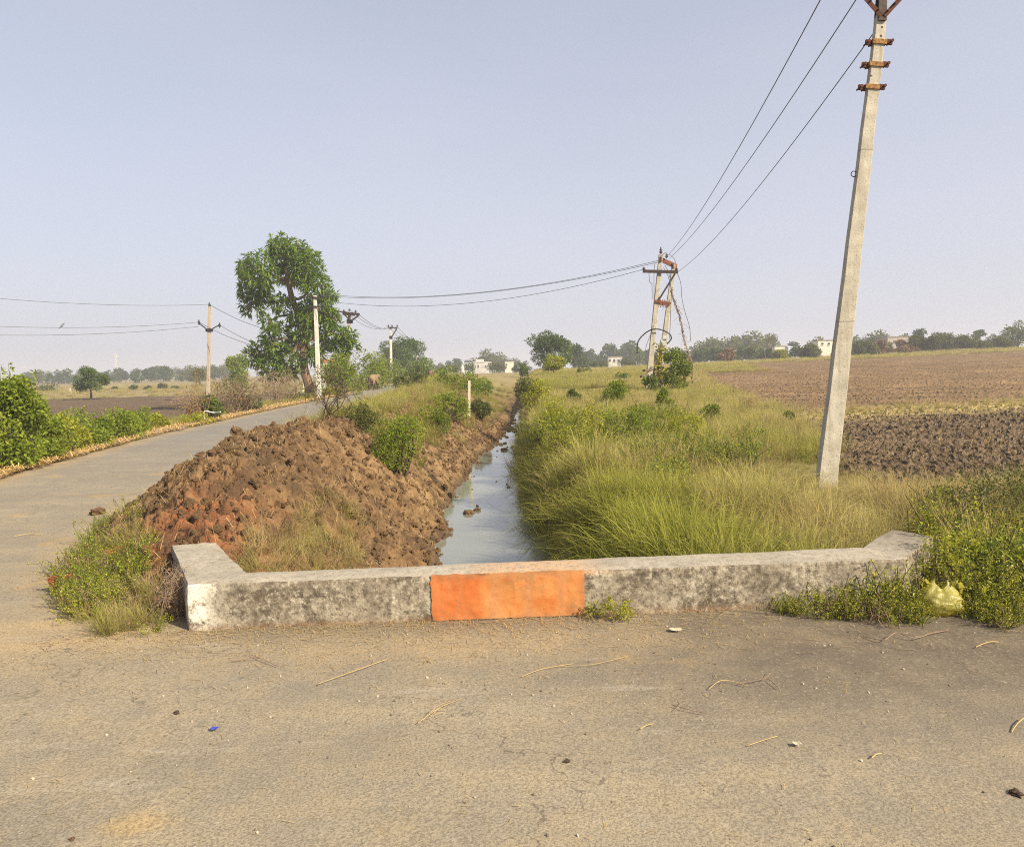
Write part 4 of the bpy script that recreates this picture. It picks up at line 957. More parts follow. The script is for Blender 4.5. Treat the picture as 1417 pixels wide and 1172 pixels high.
# left verge: dry short grass, then greener strip behind
x, y = sample(5200, lambda y: Y_(T_RL, y) - 4.2, lambda y: Y_(T_RL, y) - .05, 7, 95); z = height(x, y); dd_ = Y_(T_RL, y) - x
dry = np.clip(1.15 - dd_ / 1.3 + .35 * RNG.normal(size=len(x)), 0, 1); sc_ = np.where(dd_ < .9, RNG.uniform(.22, .5, len(x)), RNG.uniform(.5, 1.0, len(x))) * np.interp(y, [7, 50, 95], [.9, 1, 1.3])
scatter('grass', 'dry golden verge grass turning green along the left road edge', 'grass', np.stack([x, y, z], 1), RNG.uniform(0, 6.28, len(x)), (RNG.normal(size=len(x)) * .2,) * 2, sc_, np.where(dd_ < .9, RNG.choice([4, 5], len(x)), RNG.integers(0, 6, len(x))), dry, tufts)

x, y = sample(90, 2.45, 3.1, 4.6, 5.1); k = (wallfront(x) - y > .03) & (wallfront(x) - y < .22); x, y = x[k], y[k]
k = ~((np.abs(x - onground(1300, 852)[0]) < .2)); WEEDCORNER = (x[k], y[k])
# seed stalks and bent dead stems among the grass
x, y = sample(900, lambda y: Y_(T_WR, y) + .3, lambda y: np.minimum(field_left(y) + .3, 6.5), 5.3, 24); z = height(x, y)
dead = [tuft('tuft_g_seed', 7, .85, .14, .35, .0045, G_STRAW, 7, curve=.8), tuft('tuft_h_bent', 9, .60, .2, 1.1, .005, G_STRAW, 8, curve=1.5)]
scatter('grass', 'thin dead stalks standing and leaning through the bank grass', 'grass', np.stack([x, y, z], 1), RNG.uniform(0, 6.28, len(x)), (RNG.normal(size=len(x)) * .3, RNG.normal(size=len(x)) * .3), RNG.uniform(.6, 1.1, len(x)) * np.interp(x, [2.0, 4.2], [1, .55]), RNG.integers(0, 2, len(x)), np.clip(.8 + .2 * RNG.normal(size=len(x)), 0, 1), dead)
# dry grass strip between dark and pale soil, and weeds over the rough edge of the field
x = 8 + 30 * RNG.random(800) ** 1.3; y = 20.6 + .28 * (x - 8) + RNG.normal(size=len(x)) * .6 + .8 * fbm(x * .12, x * 0, 80, 2); k = fbm(x * .35, y * .5, 188, 2) > -.2; x, y = x[k], y[k]
scatter('grass', 'pale dry grass strip crossing the ploughed field', 'grass', np.stack([x, y, height(x, y) + .03], 1), RNG.uniform(0, 6.28, len(x)), (RNG.normal(size=len(x)) * .3,) * 2, RNG.uniform(.3, .75, len(x)), RNG.choice([3, 4, 4, 5], len(x)), np.clip(.6 + .3 * RNG.normal(size=len(x)), 0, 1), tufts)
x, y = sample(170, 3.3, 5.9, 5.6, 8.4); k = x > 3.2 + (y - 5.6) * .25; x, y = x[k], y[k]
scatter('grass', 'wispy dry grass standing among the bushes behind the right wing wall', 'grass', np.stack([x, y, height(x, y)], 1), RNG.uniform(0, 6.28, len(x)), (RNG.normal(size=len(x)) * .2,) * 2, RNG.uniform(.8, 1.35, len(x)), RNG.choice([3, 5, 5], len(x)), np.clip(.75 + .3 * RNG.normal(size=len(x)), 0, 1), tufts)
# leafy weeds
weeds_ = [weed('weed_a_lime', 14, .30, .20, 30, .026, .013, L_LIME, 31), weed('weed_b_lime', 12, .24, .24, 30, .024, .014, L_LIME, 32), weed('weed_c_green', 10, .36, .2, 30, .036, .016, L_BUSH, 33), weed('weed_d_dry', 9, .25, .18, 10, .03, .012, L_DRY, 34, TWIGM)]
x, y = sample(520, lambda y: np.interp(y, [4.4, 5.2, 7.5], [2.95, 3.0, 3.6]), lambda y: 5.4 + 0 * y, 4.75, 6.9)
y = y + np.clip(x - 3, 0, 3) * .05; z = height(x, y)
BAGP = onground(1300, 852); k = (y < 6.9) | (RNG.random(len(x)) < .4); k &= ~((np.abs(x - BAGP[0]) < .19) & (y < BAGP[1] + .15)); k &= (y > wallfront(x) - .55); k &= (x > np.interp(y, [5.0, 5.15, 6.1], [2.9, 3.0, 3.55])); x, y, z = x[k], y[k], z[k]
scatter('weeds', 'bright yellow green weeds crowding the right end of the parapet', 'weeds', np.stack([x, y, z], 1), RNG.uniform(0, 6.28, len(x)), (RNG.normal(size=len(x)) * .2,) * 2, RNG.uniform(.6, 1.25, len(x)) * np.clip(1 + .8 * fbm(x * 1.3, y * 1.3, 199, 2), .5, 1.4), RNG.choice([0, 0, 0, 1, 1, 2, 3, 3], len(x)), RNG.random(len(x)), weeds_)
x, y = sample(420, 1.55, 4.6, 4.3, 5.15); yw = wallfront(x); off = yw - y
k = (y < yw - .03) & (off < np.interp(x, [1.5, 2.2, 2.8, 4.2], [.12, .42, .55, .62]) * RNG.uniform(.5, 1.1, len(x))); k &= ~((np.abs(x - BAGP[0]) < .16) & (y < BAGP[1] + .15) & (y > BAGP[1] - .25)); x, y = x[k], y[k]
scatter('weeds', 'low creeping yellow green weeds at the foot of the parapet on the right', 'weeds', np.stack([x, y, 0 * x], 1), RNG.uniform(0, 6.28, len(x)), (RNG.normal(size=len(x)) * .25,) * 2, RNG.uniform(.4, .75, len(x)), RNG.choice([0, 1, 1, 3], len(x)), RNG.random(len(x)), weeds_)
x, y = sample(330, lambda y: np.interp(y, [4.5, 5.2, 6.2, 7.6], [-2.3, -3.1, -3.75, -4.2]), lambda y: np.interp(y, [4.5, 5.6, 6.2, 7.6], [-2.15, -2.72, -2.95, -3.75]), 4.68, 7.6)
m = fbm(x * 1.4, y * 1.4, 131, 2); k = m > -.02; x, y = x[k], y[k]; z = height(x, y)
scatter('weeds', 'scrubby green weeds with bare earth between, left of the splayed wing wall', 'weeds', np.stack([x, y, z], 1), RNG.uniform(0, 6.28, len(x)), (RNG.normal(size=len(x)) * .25,) * 2, RNG.uniform(.35, .75, len(x)), RNG.choice([0, 1, 1, 2, 3, 3], len(x)), RNG.random(len(x)), weeds_)
x, y = sample(230, lambda y: np.interp(y, [4.45, 5.2, 6.2, 7.6], [-2.3, -3.15, -3.8, -4.25]), lambda y: np.interp(y, [4.5, 5.6, 6.2, 7.6], [-2.08, -2.68, -2.9, -3.8]), 4.66, 7.4)
k = fbm(x * 1.2, y * 1.2, 137, 2) > -.1; x, y = x[k], y[k]; z = height(x, y)
scatter('grass', 'mixed green and withered grass left of the splayed wing wall', 'grass', np.stack([x, y, z], 1), RNG.uniform(0, 6.28, len(x)), (RNG.normal(size=len(x)) * .3,) * 2, RNG.uniform(.2, .48, len(x)), RNG.integers(0, 6, len(x)), np.clip(.6 + .35 * RNG.normal(size=len(x)), 0, 1), tufts)
x, y = sample(800, lambda y: Y_(T_WR, y) + .3, lambda y: Y_(T_WR, y) + 4.0, 9.0, 19); k = (fbm(x * .7, y * .4, 141, 2) > .08) & ~((x > 3.0) & (y < 11.2)); x, y = x[k], y[k]; z = height(x, y) + .12
scatter('weeds', 'leafy green weeds rising through the tall grass by the ditch', 'weeds', np.stack([x, y, z], 1), RNG.uniform(0, 6.28, len(x)), (RNG.normal(size=len(x)) * .2,) * 2, RNG.uniform(.8, 1.5, len(x)), RNG.choice([0, 2, 2], len(x)), RNG.random(len(x)), weeds_)
# ------------------------------------------------------------------ trees and bushes, each a thing
def px_base(px, py, Y):
    p = at_y(px, py, Y); return np.array([p[0], Y, H1(p[0], Y)])
def blobs_px(lst, Y, base, seed):
    rng = np.random.default_rng(seed); out = []
    for (px, py, rx, ry) in lst:
        p = at_y(px, py, Y); s = Y / FPX
        out.append((p - base + np.array([0, rng.normal() * rx * s * .45, 0]), s * (rx + ry) / 2))
    return out
def pts_px(lst, Y, base): return [at_y(px, py, Y) - base for px, py in lst]
# the tall tree by the road
YT = 50.0; tb0 = px_base(429, 546, YT)
bl = [(395, 362, 34, 26), (366, 378, 24, 26), (352, 398, 20, 24), (424, 372, 22, 26), (388, 345, 24, 13), (412, 345, 18, 12), (440, 398, 18, 20), (350, 422, 14, 16), (455, 412, 12, 10), (432, 425, 22, 18), (408, 430, 14, 16), (372, 446, 10, 9), (385, 418, 12, 12), (426, 440, 14, 12), (340, 372, 10, 10),
      (452, 438, 14, 12), (418, 455, 20, 16), (385, 470, 24, 18), (362, 485, 18, 16), (376, 505, 20, 18), (400, 498, 22, 20), (432, 470, 22, 18), (460, 462, 20, 14), (480, 466, 13, 14), (472, 484, 15, 11), (460, 440, 11, 10), (486, 480, 8, 8), (345, 490, 8, 8), (396, 518, 14, 12), (355, 498, 10, 10), (440, 490, 14, 12)]
tree('tall roadside tree with glossy drooping leaves and a leaning bare trunk', tb0, pts_px([(430, 551), (427, 532), (421, 511), (420, 490), (421, 470), (414, 440), (404, 412), (398, 385), (395, 362)], YT, tb0), blobs_px(bl, YT, tb0, 3), 1500, .48, .13, L_BIG, 4, tr=.30, rosette=9, twn=5, name='tall_tree')
# other single trees
def simple_tree(label, px, pyb, pyt, wpx, Y, n, L, W, mat, seed, tr, trunkfrac=.35, k=14, flat=.8, group=None, name='tree', cat='tree', bark=None, asym=0.0, cr=.36, lean=0.0):
    b = px_base(px, pyb, Y); s = Y / FPX; top = at_y(px, pyt, Y)[2] - b[2]; nom = (pyb - pyt) * s
    if not .6 < top / nom < 1.8: print('HEIGHT', label, round(top, 2), round(nom, 2))
    top = max(top, .6 * nom); rx = wpx * s / 2; rng = np.random.default_rng(seed)
    h0 = top * trunkfrac; c, r = clumps(rng, rx, rx * .9, top - h0, k, .05, cr); c[:, 2] += h0; c[:, 0] += asym * rx * (c[:, 2] - h0) / top
    r = r * .9
    return tree(label, b, [(0, 0, -.2), (.02 * top, 0, h0 * .5), (lean * top, 0, h0), (lean * top * 1.3, 0, h0 + (top - h0) * .5)], list(zip(c, r)), n, L, W, mat, seed, cat, group, name, bark or BARKD, tr, flat, .3, .35, 3)
simple_tree('small round thorn tree standing alone in the left meadow', 126, 558, 508, 52, 80, 4200, .26, .09, L_FEATH, 5, .13, .34, 18, .8, cr=.30)
simple_tree('round dense green tree behind the dry shrubs and tan pole', 329, 545, 492, 46, 92, 4200, .30, .13, L_BUSH, 6, .16, .2, 18, .85)
simple_tree('wide feathery thorn tree at the roadside behind the tilted pole', 556, 529, 470, 100, 116, 9000, .42, .15, L_FEATH, 7, .18, .15, 26, .75, cr=.3)
simple_tree('low leafy bush beside the bend in front of the thorn tree', 586, 530, 494, 56, 98, 3600, .32, .15, L_BUSH, 8, .08, .05, 12, .85, cat='bush', name='bush')
simple_tree('spreading dark thorn tree in the middle distance right of the ditch', 757, 515, 458, 84, 92, 6500, .34, .12, L_FEATH, 9, .2, .18, 26, .75, cr=.3)
simple_tree('small bright green young tree in front of the spreading thorn tree', 766, 527, 491, 40, 62, 2600, .20, .07, L_LIME, 10, .05, .3, 12, .8)
simple_tree('grey green tree just behind the spreading thorn tree on its right', 795, 512, 478, 34, 150, 1500, .5, .25, L_FAR, 12, .18, .2, 12, .9)
simple_tree('dark bush at the left foot of the spreading thorn tree', 722, 515, 500, 20, 88, 900, .24, .11, L_DARK, 13, .04, .05, 8, .85, cat='bush', name='bush')
simple_tree('thin leafed tree at the left of the dry shrubs, far behind the tan pole', 277, 541, 511, 28, 150, 900, .5, .2, L_OLIVE, 14, .2, .3, 12, .8)
# far tree line: four kinds, copied
PROTO = []
for i, (k, w, tf, mat) in enumerate(((10, .8, .2, L_FAR), (9, 1.05, .12, L_FAR), (8, .6, .3, L_FAR), (12, 1.2, .22, L_OLIVE), (9, .9, .3, L_DARK))):
    rng = np.random.default_rng(200 + i); c, r = clumps(rng, w / 2, w / 2, 1 - tf, k, .05, .36); c[:, 2] += tf
    PROTO.append(dict(c=c, r=r, tf=tf, mat=mat, i=i, used=None))
def far_tree(px, top, bot, Y, kind, label, group, wide=1.0, zb=None):
    P_ = PROTO[kind]; p = at_y(px, bot, Y); h = (bot - top) * Y / FPX; base = np.array([p[0], Y, p[2]])
    gz = H1(p[0], Y); h = h + max(0, base[2] - gz); base[2] = gz
    rng = np.random.default_rng(int(px * 7 + Y))
    if P_['used'] is None:
        r = tree(label, base, [(0, 0, -.03), (.01, 0, P_['tf'] * .5), (0, 0, P_['tf']), (0, 0, P_['tf'] + .35)], list(zip(P_['c'], P_['r'])), 900, .13, .075, P_['mat'], 300 + kind, 'tree', group, 'far_tree', BARKD, .022, .9, .3, .4, 1); P_['used'] = r
    else: r = copy_tree(P_['used'], base); tag(r, label, 'tree', group)
    r.scale = (h * wide, h * wide, h); r.rotation_euler = (0, 0, rng.uniform(0, 6.28)); r.location = tuple(base); return r
rg = random.Random(5)
for row, (Y, n) in enumerate(((270, 26), (350, 26))):
    for i in range(n):
        px = 30 + (345 - 30) * (i + rg.uniform(-.35, .35)) / n; t = 517 - (px - 50) * .012 + rg.uniform(-4, 6) - (5 if 205 < px < 245 else 0)
        far_tree(px, t, 533 - (px - 50) * .012, Y + rg.uniform(-20, 20), rg.choice([0, 1, 1, 2, 3]), 'small hazy tree in the far grey green tree line behind the left meadow', 'far tree line at the left', rg.uniform(.9, 1.4))
for px, t, b in ((648, 503, 514), (684, 502, 514), (692, 504, 514), (715, 505, 513), (834, 499, 508), (866, 497, 508), (876, 499, 508), (822, 500, 508), (628, 505, 515), (612, 508, 516)):
    far_tree(px, t, b, 150 + rg.uniform(0, 25), rg.choice([1, 3, 4]), 'dark scrubby tree standing nearer than the far white houses', 'scrubby trees before the far houses', rg.uniform(1.0, 1.5))
for px, t, b in ((968, 484, 496), (990, 483, 496), (1014, 486, 495), (1040, 480, 495), (1052, 483, 494), (1088, 486, 493), (1112, 483, 492), (1126, 478, 491), (1158, 476, 489), (1176, 474, 488), (1230, 474, 486), (1260, 472, 485), (1284, 471, 485), (1310, 468, 484), (1334, 470, 483), (1366, 470, 482), (1398, 468, 481), (978, 481, 496), (1002, 482, 495), (1028, 479, 495), (1064, 482, 494), (1100, 480, 493), (1190, 473, 487), (1206, 472, 487), (1298, 469, 485), (1322, 468, 484), (1350, 468, 483), (1384, 467, 482)):
    far_tree(px, t, b, 152 + rg.uniform(0, 20), rg.choice([0, 1, 1, 4]), 'scrubby tree just beyond the grassy far edge of the right field', 'scrubby trees beyond the right field', rg.uniform(1.0, 1.6))
for px, t in ((604, 506), (612, 504), (622, 500), (634, 497), (646, 499), (677, 487), (690, 491), (700, 497), (712, 498), (656, 498), (668, 494), (727, 500)):
    far_tree(px, t, 513, 260 + rg.uniform(0, 60), rg.choice([0, 1, 3]), 'hazy tree in the far line around the white stepped house', 'far trees around the stepped house', rg.uniform(.8, 1.2))
for px, t in ((808, 488), (818, 484), (830, 490), (845, 477), (857, 487), (872, 473), (883, 482), (893, 486), (838, 493), (905, 488), (925, 490), (945, 484), (958, 481), (800, 490), (824, 490), (864, 483), (878, 480), (899, 484), (915, 486), (935, 486)):
    far_tree(px, t, 507, 220 + rg.uniform(0, 60), rg.choice([0, 0, 1, 2, 4]), 'hazy tree in the far line around the white house with dark openings', 'far trees around the white house', rg.uniform(.8, 1.2))
for px, t in ((972, 476), (984, 468), (998, 474), (1010, 471), (1024, 466), (1034, 464), (1046, 472), (1056, 468), (1100, 474), (1118, 478), (1128, 470)):
    far_tree(px, t, 494, 210 + rg.uniform(0, 50), rg.choice([0, 1, 3, 4]), 'hazy tree in the far line between the two-legged pole and the near pole', 'far trees left of the near pole', rg.uniform(.8, 1.2))
for px, t in ((1182, 466), (1192, 470), (1205, 466), (1214, 462), (1224, 466), (1250, 464), (1290, 468), (1302, 466), (1320, 468), (1335, 466), (1375, 464), (1390, 462), (1168, 472)):
    far_tree(px, t, 484 - (px - 1180) * .02, 190 + rg.uniform(0, 40), rg.choice([0, 1, 3, 4]), 'hazy tree on the rise at the far right edge of the ploughed field', 'far trees right of the near pole', rg.uniform(.8, 1.2))
simple_tree('pale half bare tree between the hazy far trees left of the near pole', 1066, 493, 462, 30, 180, 700, .4, .16, L_OLIVE, 31, .16, .35, 10, .8, bark=TWIGM)
simple_tree('tallest dark tree on the far right rise', 1272, 484, 455, 26, 170, 1400, .5, .24, L_FAR, 32, .16, .3, 10, .85)
simple_tree('flat topped dark tree on the far right rise', 1356, 478, 457, 24, 160, 900, .45, .2, L_DARK, 33, .16, .62, 8, .4)
simple_tree('dark green tree cut by the right picture edge on the rise', 1408, 478, 443, 44, 150, 2200, .45, .2, L_DARK, 34, .2, .2, 14, .85)
for px, t, b, w, lb in ((1192, 474, 487, 46, 'olive bush right behind the near pole at the far field edge'), (1245, 470, 486, 54, 'olive bush below the low brown house'), (1300, 463, 484, 60, 'widest olive bush on the far right rise'), (1345, 468, 482, 36, 'green bush under the flat topped dark tree'), (1218, 471, 485, 34, 'olive bush directly left of the low brown house'), (1272, 467, 484, 36, 'olive bush below the tallest dark tree'), (1380, 468, 481, 44, 'olive bush between the flat topped tree and the right edge tree'), (1165, 474, 489, 30, 'olive bush hidden partly behind the near pole'), (1322, 465, 483, 44, 'olive bush left of the flat topped dark tree'), (1120, 477, 491, 34, 'olive bush left of the near pole below the white flat roofed house'), (1005, 483, 496, 26, 'brown bare bush at the far field edge right of the two-legged pole'), (1078, 485, 494, 24, 'bright green low bush in front of the pale blue house')):
    simple_tree(lb, px, b, t, w, 134, 3000, .42, .2, L_DRY if 'brown' in lb else (L_LIME if 'bright' in lb else L_OLIVE), int(px), .06, .05, 12, .85, cat='bush', name='bush')
for px, t, b, w, ow in ((66, 527, 548, 28, 'largest scrub bush, at the left end of the meadow'), (113, 545, 553, 16, 'low scrub bush at the left foot of the small round tree'), (185, 540, 550, 15, 'second scrub bush right of the small round tree'), (205, 541, 549, 11, 'narrow scrub bush right of the mast on the meadow'), (226, 536, 549, 15, 'tallest of the low scrub bushes right of the small round tree'), (243, 543, 549, 14, 'last low scrub bush before the dry shrubs'), (160, 546, 551, 12, 'lowest scrub bush just right of the small round tree')):
    simple_tree(ow, px, b, t, w, 125, 420, .35, .16, L_OLIVE, int(px), .05, .05, 8, .85, cat='bush', name='bush', group='scrub bushes on the left meadow')

# roadside bushes on the left
EXTRA_HEDGE = ((125, 578, 626, 74, 16.4, 'yellow green bush wedged behind the second roadside bush'), (180, 580, 612, 60, 18.4, 'bright leafy bush between the two rounded low bushes'), (220, 574, 602, 56, 20.6, 'leafy bush tight beside the low yellow green bush'), (150, 570, 600, 110, 22.5, 'wide green bush behind the rounded low bushes at the ploughed strip'), (252, 574, 592, 40, 23.5, 'small lime bush next to the dry shrub tangle'))
def bush_px(label, px, pyt, pyb, wpx, Y, n, L, W, mat, seed, depth=.8, **kw):
    px = px - (36 if 85 < px < 262 and Y < 24 else 0); b = px_base(px, pyb, Y); h = max(.15, at_y(px, pyt, Y)[2] - b[2]); rx = wpx * Y / FPX / 2
    return bush(label, b, rx, rx * depth, h, n, L, W, mat, seed, **kw)
bush_px('tall leafy bush at the left picture edge by the road', 22, 520, 655, 120, 13.8, 8500, .085, .045, L_BUSH, 41, k=26, cr=.27, shoots=9, stemr=.016)
bush_px('shorter leafy bush leaning out of the right side of the tall roadside bush', 95, 572, 632, 96, 15.2, 4200, .075, .042, L_BUSH, 42, k=18, cr=.3, shoots=3)
bush_px('rounded low bush, second along the road from the tall leafy one', 158, 576, 617, 70, 17.5, 2600, .075, .04, L_BUSH, 43, k=14, shoots=2)
bush_px('rounded low bush in front of the red ploughed strip', 200, 571, 606, 70, 19.5, 2600, .075, .04, L_BUSH, 44, k=14, shoots=2)
bush_px('low yellow green bush at the straw verge before the dry shrubs', 238, 568, 598, 60, 21.5, 2000, .075, .04, L_BUSH, 45, k=12)
for j_, (px, t, b, w, Yh, lb) in enumerate(EXTRA_HEDGE): bush_px(lb, px, t, b, w, Yh, 2400, .075, .042, L_LIME if j_ in (0, 4) else L_BUSH, 140 + j_, k=14, shoots=2)
bush_px('dark leafy clump under the tan pole beside the white bent pipe', 292, 553, 580, 58, 26.5, 2400, .12, .05, L_DARK, 46, k=12)
bush_px('lime green low plant below the white bent pipe', 270, 577, 590, 60, 24.5, 1400, .07, .03, L_LIME, 47, k=10)
bush_px('low green bush under the long curved dead branches', 350, 550, 568, 52, 32, 1500, .10, .05, L_OLIVE, 48, k=10)
twigbush('reddish brown dry shrub tangle left of the tan pole', px_base(268, 578, 26), .42, .4, 1.1, 26, 49, leafn=260, leafmat_=L_DRY, L=.09)
twigbush('grey tangle of long curved dead branches between tan pole and tall tree', px_base(325, 566, 31), 1.2, .8, 1.5, 30, 50, mat=BARK, leafn=500, leafmat_=L_OLIVE, L=.09, r=.02)
twigbush('dry brown twiggy weed against the left wing wall', np.array([-2.28, 5.0, 0.0]), .14, .22, .34, 34, 150, mat=TWIGM, r=.003, leafn=260, leafmat_=L_DRY, L=.025)
twigbush('pinkish grey bare scrub behind the dead branches', px_base(385, 552, 40), 1.5, .8, 1.9, 40, 51, leafn=0, r=.016)
twigbush('tall dry grass stalk clump rising left of the tan pole', px_base(272, 575, 25.5), .25, .25, 1.75, 10, 52, mat=STRAW, r=.008, cat='dry grass')
bush_px('olive leafy bush right of the white pole at the bend', 472, 494, 552, 84, 49, 4200, .17, .08, L_BUSH, 53, k=18, cr=.3, shoots=2)
bush_px('yellow green bush behind the cow on the roadside', 508, 484, 543, 84, 62, 4200, .20, .09, L_BUSH, 54, k=16, shoots=2)
bush_px('dark bush at the foot of the bracket-arm pole', 540, 498, 530, 66, 86, 2400, .24, .12, L_BUSH, 55, k=12)
for px, t, b, w, Y, lb in ((300, 505, 545, 0, 0, ''),):
    pass
bush_px('low weedy bush at the left foot of the tall tree', 402, 540, 556, 50, 44, 1200, .12, .05, L_OLIVE, 56, k=10)
bush_px('low yellow green bush at the right foot of the white pole', 458, 538, 552, 40, 47, 1200, .12, .05, L_LIME, 57, k=10)
# on the bank left of the ditch
def bank_at(x, y):
    v = y - wallfront(x); i = int(np.clip(np.searchsorted(vv, v), 0, len(vv) - 1)); u = (x - ex0[i, 0]) / (ex1[i, 0] - ex0[i, 0])
    return float(ez[i, int(np.clip(u * (len(uu) - 1), 0, len(uu) - 1))])
def on_bank(label, px, Y, wpx, hpx, n, L, W, mat, seed, **kw):
    x = at_y(px, 560, Y)[0]; b = np.array([x, Y, bank_at(x, Y) - .03]); s = Y / FPX
    return bush(label, b, wpx * s / 2, wpx * s / 2 * .8, hpx * s, n, L, W, mat, seed, **kw)
on_bank('bright green leafy bush on the slope of the dug earth', 545, 12.4, 104, 84, 6200, .05, .018, L_BUSH, 61, k=20, cr=.3)
on_bank('olive green bush on the crest right behind the earth heap', 500, 13.4, 74, 36, 2000, .055, .02, L_OLIVE, 62, k=16, cr=.26)
x_ = at_y(463, 560, 13.8)[0]; twigbush('thin dark branched shrub standing on the crest of the earth heap', np.array([x_, 13.8, bank_at(x_, 13.8)]), .45, .4, 1.05, 9, 63, mat=BARKD, leafn=900, leafmat_=L_OLIVE, L=.04, r=.013)
for px, Y, w, h, lb, mt, sd_ in ((598, 19.5, 50, 34, 'low green bush below the road edge on the ditch bank', L_BUSH, 64), (622, 24, 64, 34, 'low green bush just left of the pale marker stake', L_BUSH, 65), (664, 29, 46, 26, 'leafy bush right of the pale marker stake on the bank', L_OLIVE, 66), (630, 37, 80, 30, 'wide yellow green bush on the far crest of the bank', L_BUSH, 67), (572, 33, 56, 24, 'low bush on the bank along the far road edge', L_OLIVE, 68), (668, 44, 70, 22, 'far green bush on the bank below the stepped house', L_BUSH, 69)):
    on_bank(lb, px, Y, w, h, 2200, .07 * Y / 20, .03 * Y / 20, mt, sd_, k=12)
# in the grass on the right
def in_grass(label, px, py, Y, wpx, hpx, n, L, W, mat, seed, **kw):
    b = px_base(px, py, Y); s = Y / FPX; return bush(label, b, wpx * s / 2, wpx * s / 2 * .8, hpx * s, n, L, W, mat, seed, **kw)
in_grass('rounded green bush in the pale grass left of the two-legged pole', 853, 566, 26, 46, 34, 2400, .10, .04, L_BUSH, 71, k=14)
in_grass('small dark green bush in the grass near the ditch', 793, 560, 28, 22, 22, 900, .10, .045, L_DARK, 72, k=8)
in_grass('small dark bush at the foot of the two-legged pole', 900, 556, 33, 28, 28, 1300, .12, .06, L_DARK, 73, k=9)
in_grass('green climbing bush at the right side of the two-legged pole', 933, 552, 34.2, 46, 66, 4200, .13, .055, L_BUSH, 74, k=20, cr=.27, shoots=3)
in_grass('small green bush in the grass below the two-legged pole', 918, 580, 24, 24, 30, 1200, .09, .04, L_BUSH, 75, k=8)
in_grass('leafy bush at the near edge of the ploughed clods', 1092, 610, 17.5, 22, 24, 900, .07, .035, L_DARK, 76, k=8)
in_grass('thin green willow like bush at the ditch edge', 742, 585, 24.5, 66, 50, 1700, .11, .03, L_LIME, 77, k=18, cr=.24, shoots=7)
for px_, py_, Y_b, w_, h_, mt_, lb_n in ((802, 642, 12.6, 130, 92, L_LIME, 'bright leafy mound in the tall grass nearest the ditch water'), (868, 628, 13.6, 120, 74, L_BUSH, 'green leafy mound in the grass right of the one nearest the ditch'), (772, 606, 16.5, 80, 58, L_LIME, 'light green leafy clump at the ditch edge behind the leafy mounds'), (950, 628, 14.2, 80, 50, L_LIME, 'low yellow green clump in the middle of the bank grass')):
    in_grass(lb_n, px_, py_, Y_b, w_, h_, 3400, .045, .02, mt_, int(px_), k=24, cr=.22, shoots=8, stemr=.006)
in_grass('green bush on the far ditch edge below the thorn tree', 735, 550, 40, 56, 28, 2000, .14, .05, L_OLIVE, 78, k=12)
in_grass('low green bush in the grass centre near the ploughed field', 985, 600, 19, 30, 26, 1100, .07, .035, L_BUSH, 79, k=8)
in_grass('lone dark shrub on the pale pasture left of the two-legged pole', 860, 532, 48, 26, 14, 500, .14, .06, L_DARK, 80, k=8)
in_grass('lone small shrub on the pale pasture skyline', 808, 520, 66, 20, 12, 400, .18, .08, L_DARK, 81, k=8)
# right corner
b0 = np.array([4.55, 7.0, H1(4.55, 7.0)])
bush('dark fine leafed thorn bush behind the right wing wall', b0, 1.15, .8, .52, 5200, .033, .015, L_OLIVE, 82, k=30, cr=.24, shoots=5, stemr=.012)
bush('dark fine leafed bush at the right picture edge behind the bright weeds', np.array([5.4, 7.4, H1(5.4, 7.4)]), .9, .7, .60, 3800, .033, .016, L_OLIVE, 83, k=22, cr=.25, shoots=4, stemr=.012)
for k_, (px, py, hh) in enumerate(((1296, 690, 95), (1345, 690, 92), (1358, 690, 84), (1276, 690, 65), (1312, 695, 70), (1398, 690, 70))):
    p = at_y(px, py, 8.6); p[2] = H1(p[0], 8.6); h = hh * 8.6 / FPX; mb = MB(); e = p + [(.03, -.02, .07, .0, -.04, .05)[k_], 0, h]
    twigs(mb, [p], [e], .0045, .002, np.random.default_rng(k_), .03, 4, 6)
    t = np.linspace(.8, 1.02, 14)[:, None]; rng = np.random.default_rng(k_); leaves(mb, p + (e - p) * t, dirs(rng, 14) * .4 + [0, 0, 1], dirs(rng, 14), .05, .008, rng.random(14))
    tag(mb.build('grass_stalk', STRAW), ('second', 'fourth', 'fifth', 'first', 'third', 'last')[k_] + ' dry grass stalk from the left among the six against the ploughed field', 'grass stalk', 'dry stalks by the right bushes')
# climber and dead creepers on the two-legged pole
rng = np.random.default_rng(90); rt = empty('dead_creeper', tuple(D(957, 545))); tag(rt, 'dead grey creeper hanging from the top of the two-legged pole', 'creeper'); mb = MB()
main = crv([D(929, 398), D(931, 412), D(936, 425), D(941, 440), D(944, 455), D(948, 475), D(954, 495), D(957, 505), D(958, 530)])
for o_ in range(3): mb.tube(main + rng.normal(size=main.shape) * .03, .018, 4)
for k_ in range(46):
    i = rng.integers(4, len(main)); a = main[i]; twigs(mb, [a], [a + rng.normal(size=3) * [.22, .15, .25] + [0, 0, -.1]], .010, .005, rng, .2, 3, 4)
mb.build('stems', TWIGM, rt); fix(rt)
rng = np.random.default_rng(91); rt = empty('climbing_vine', tuple(D(910, 545))); tag(rt, 'yellowing vine twined between the legs of the two-legged pole', 'vine'); mb = MB(); lb_ = MB()
